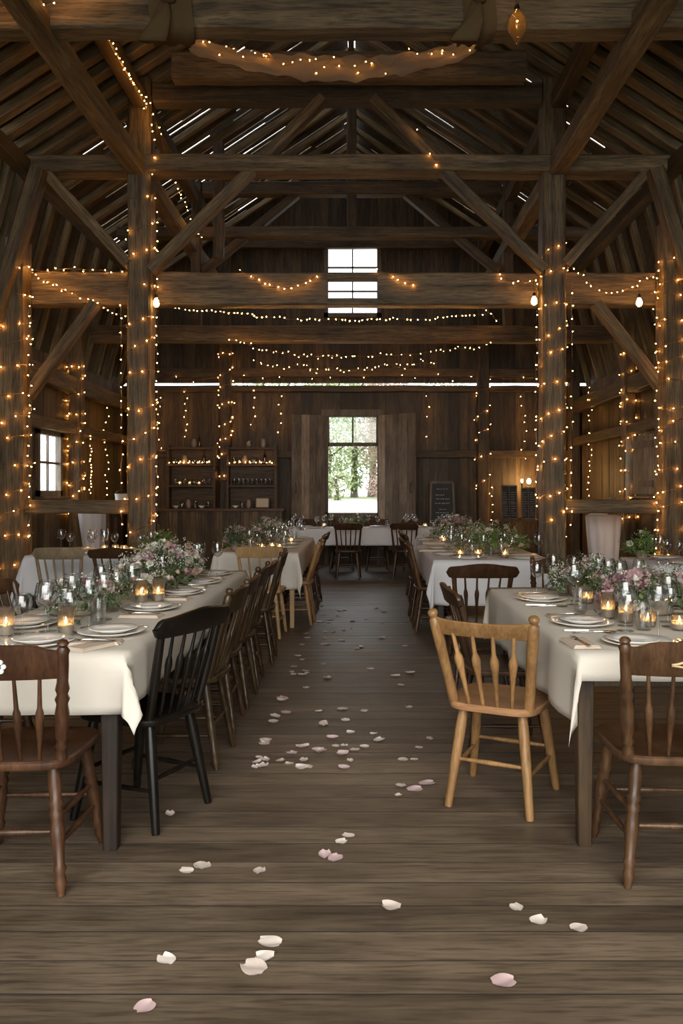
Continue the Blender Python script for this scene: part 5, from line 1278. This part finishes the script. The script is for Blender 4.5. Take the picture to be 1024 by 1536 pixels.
# ------------------------------------------------------------------ outside
mb = MB(); mb.hexa([(-14, YB+.3, -.3), (14, YB+.3, -.3), (14, 20, -.3), (-14, 20, -.3), (-14, YB+.3, -.04), (14, YB+.3, -.04), (14, 20, 0), (-14, 20, 0)]); mb.hexa([(-14, 20, -.3), (14, 20, -.3), (14, 44, -.3), (-14, 44, -.3), (-14, 20, 0), (14, 20, 0), (14, 44, 1.0), (-14, 44, 1.0)]); tag(obj('ground', mb, 'gravel'), 'pale gravel yard rising behind the barn', 'ground', kind='structure')
mb = MB(); mb.box((-40, 44, -.3), (40, 80, 1.0)); tag(obj('ground', mb, 'meadow'), 'meadow beyond the yard', 'ground', kind='structure')
mb = MB(); mb.box((-30, -14, -.3), (XL-.25, 20, -.05)); tag(obj('ground', mb, 'meadow'), 'meadow left of the barn', 'ground', kind='structure')
mb = MB(); mb.box((XR+.25, -14, -.3), (30, 24, -.02)); tag(obj('ground', mb, 'meadow'), 'meadow right of the barn', 'ground', kind='structure')
def tree(label, x, y, h, w, mat, n=1500, lo=0.1, group='trees behind the barn', ls=.22, z=0):
    t = thing('tree', label, 'tree', (x, y, z), 0, group); mb = MB()
    mb.tube([(0, 0, -.05), (.05, 0, h*.3), (-.05, .05, h*.6), (0, 0, h*.9)], [w*.07, w*.055, w*.04, w*.015], 8)
    for k in range(6): a = k*1.1; z = h*(.3+.09*k); mb.tube([(0, 0, z), (w*.3*math.cos(a), w*.3*math.sin(a), z+h*.12)], [w*.025, w*.008], 6)
    obj('trunk', mb, 'bark', t)
    mb = MB()
    for i in range(n):
        q = random.uniform(lo, 1); rr = w*.5*math.sin(PI*min(1, .15+.85*(1-q)*1.05))**.6*math.sqrt(random.random()); a = random.uniform(0, 2*PI)
        p = V((rr*math.cos(a), rr*math.sin(a), h*q)); mb.cur = min(1, max(0, random.gauss(.5, .25))); leaf_quad(mb, p, rdir(), V((0, 0, 1)), random.uniform(.7, 1.3)*ls, random.uniform(.5, .8)*ls)
    tag(obj('foliage', mb, mat, t, tint=True), kind='stuff')
tree('green leafy tree left of centre through the back door', -1.85, 45.5, 7.5, 3.6, 'leaf_tree', 4200, .0, z=1)
tree('reddish tree right of centre through the back door', 1.6, 47.5, 7.2, 3.6, 'leaf_red', 4200, .0, z=1)
tree('tall green tree between the two nearer ones through the back door', -.4, 52.8, 9, 4.2, 'leaf_tree', 4200, .0, z=1)
tree('copper tree topping the view through the transom', .9, 58, 12, 6, 'leaf_red', 3800, .2, z=1)
tree('green tree farther back left of the copper one', -5.8, 57, 9.5, 5, 'leaf_tree', 3000, .0, z=1)
tree('pale birch right of the back door view', 5.4, 51, 8, 4.5, 'leaf_tree', 1800, .1, z=1)
tree('broad tree left of the back door view', -6.2, 48, 8.5, 4.5, 'leaf_tree', 1800, .08, z=1)
tree('low green bush at the yard edge left of centre', -1.25, 42.5, 1.5, 2.2, 'leaf_tree', 700, .0, 'bushes at the yard edge', .15, z=.94)
tree('low reddish bush at the yard edge right of centre', 1.2, 42.8, 1.3, 2.0, 'leaf_red', 700, .0, 'bushes at the yard edge', .15, z=.95)
tree('leafy tree outside the left window', -9.5, 15.5, 5.5, 4.5, 'leaf_tree', 1200, .1, 'trees beside the barn')
tree('leafy tree outside the right window', 9.5, 17.5, 5.5, 4.5, 'leaf_tree', 1200, .1, 'trees beside the barn')

# ------------------------------------------------------------------ light and camera
w = bpy.data.worlds.new('overcast'); bpy.context.scene.world = w; w.use_nodes = True
bg = w.node_tree.nodes['Background']; bg.inputs[0].default_value = (0.93, 0.97, 1.0, 1); bg.inputs[1].default_value = 4.0
def area(name, loc, rot, sx, sy, power, col):
    l = bpy.data.lights.new(name, 'AREA'); l.shape = 'RECTANGLE'; l.size = sx; l.size_y = sy; l.energy = power; l.color = col
    o = bpy.data.objects.new(name, l); C.objects.link(o); o.location = loc; o.rotation_euler = rot; return o
# daylight entering by the wide barn door behind the camera, the side windows and the loft window
area('door_daylight', (XC, YF-.05, 2.7), (math.radians(90-37), 0, 0), 6.0, 3.4, 172, (1.0, 0.915, 0.80)).data.spread = math.radians(112)
area('window_daylight', (XL-.6, 11.13, 1.9), (0, math.radians(-80), 0), 1.2, 1.0, 60, (.88, .94, 1.0))
area('window_daylight', (XR+.6, 11.31, 1.9), (0, math.radians(80), 0), 1.2, 1.0, 40, (.88, .94, 1.0))

cam = bpy.data.cameras.new('camera'); co = bpy.data.objects.new('camera', cam); C.objects.link(co)
co.location = (0, 0, 1.37); co.rotation_euler = (PI/2, 0, 0)
cam.sensor_fit = 'VERTICAL'; cam.sensor_height = 36; cam.sensor_width = 24; cam.lens = 28
cam.shift_x = -28/1536; cam.shift_y = -30/1536; cam.clip_start = 0.05; cam.clip_end = 200
sc = bpy.context.scene; sc.camera = co
sc.view_settings.view_transform = 'Standard'; sc.view_settings.look = 'None'; sc.view_settings.exposure = 0; sc.view_settings.gamma = 1; sc.view_settings.use_curve_mapping = False
cy = sc.cycles
cy.max_bounces = 7; cy.diffuse_bounces = 3; cy.glossy_bounces = 3; cy.transmission_bounces = 4; cy.transparent_max_bounces = 24
cy.caustics_reflective = False; cy.caustics_refractive = False; cy.use_denoising = True
cy.sample_clamp_indirect = 3.0; cy.use_light_tree = True
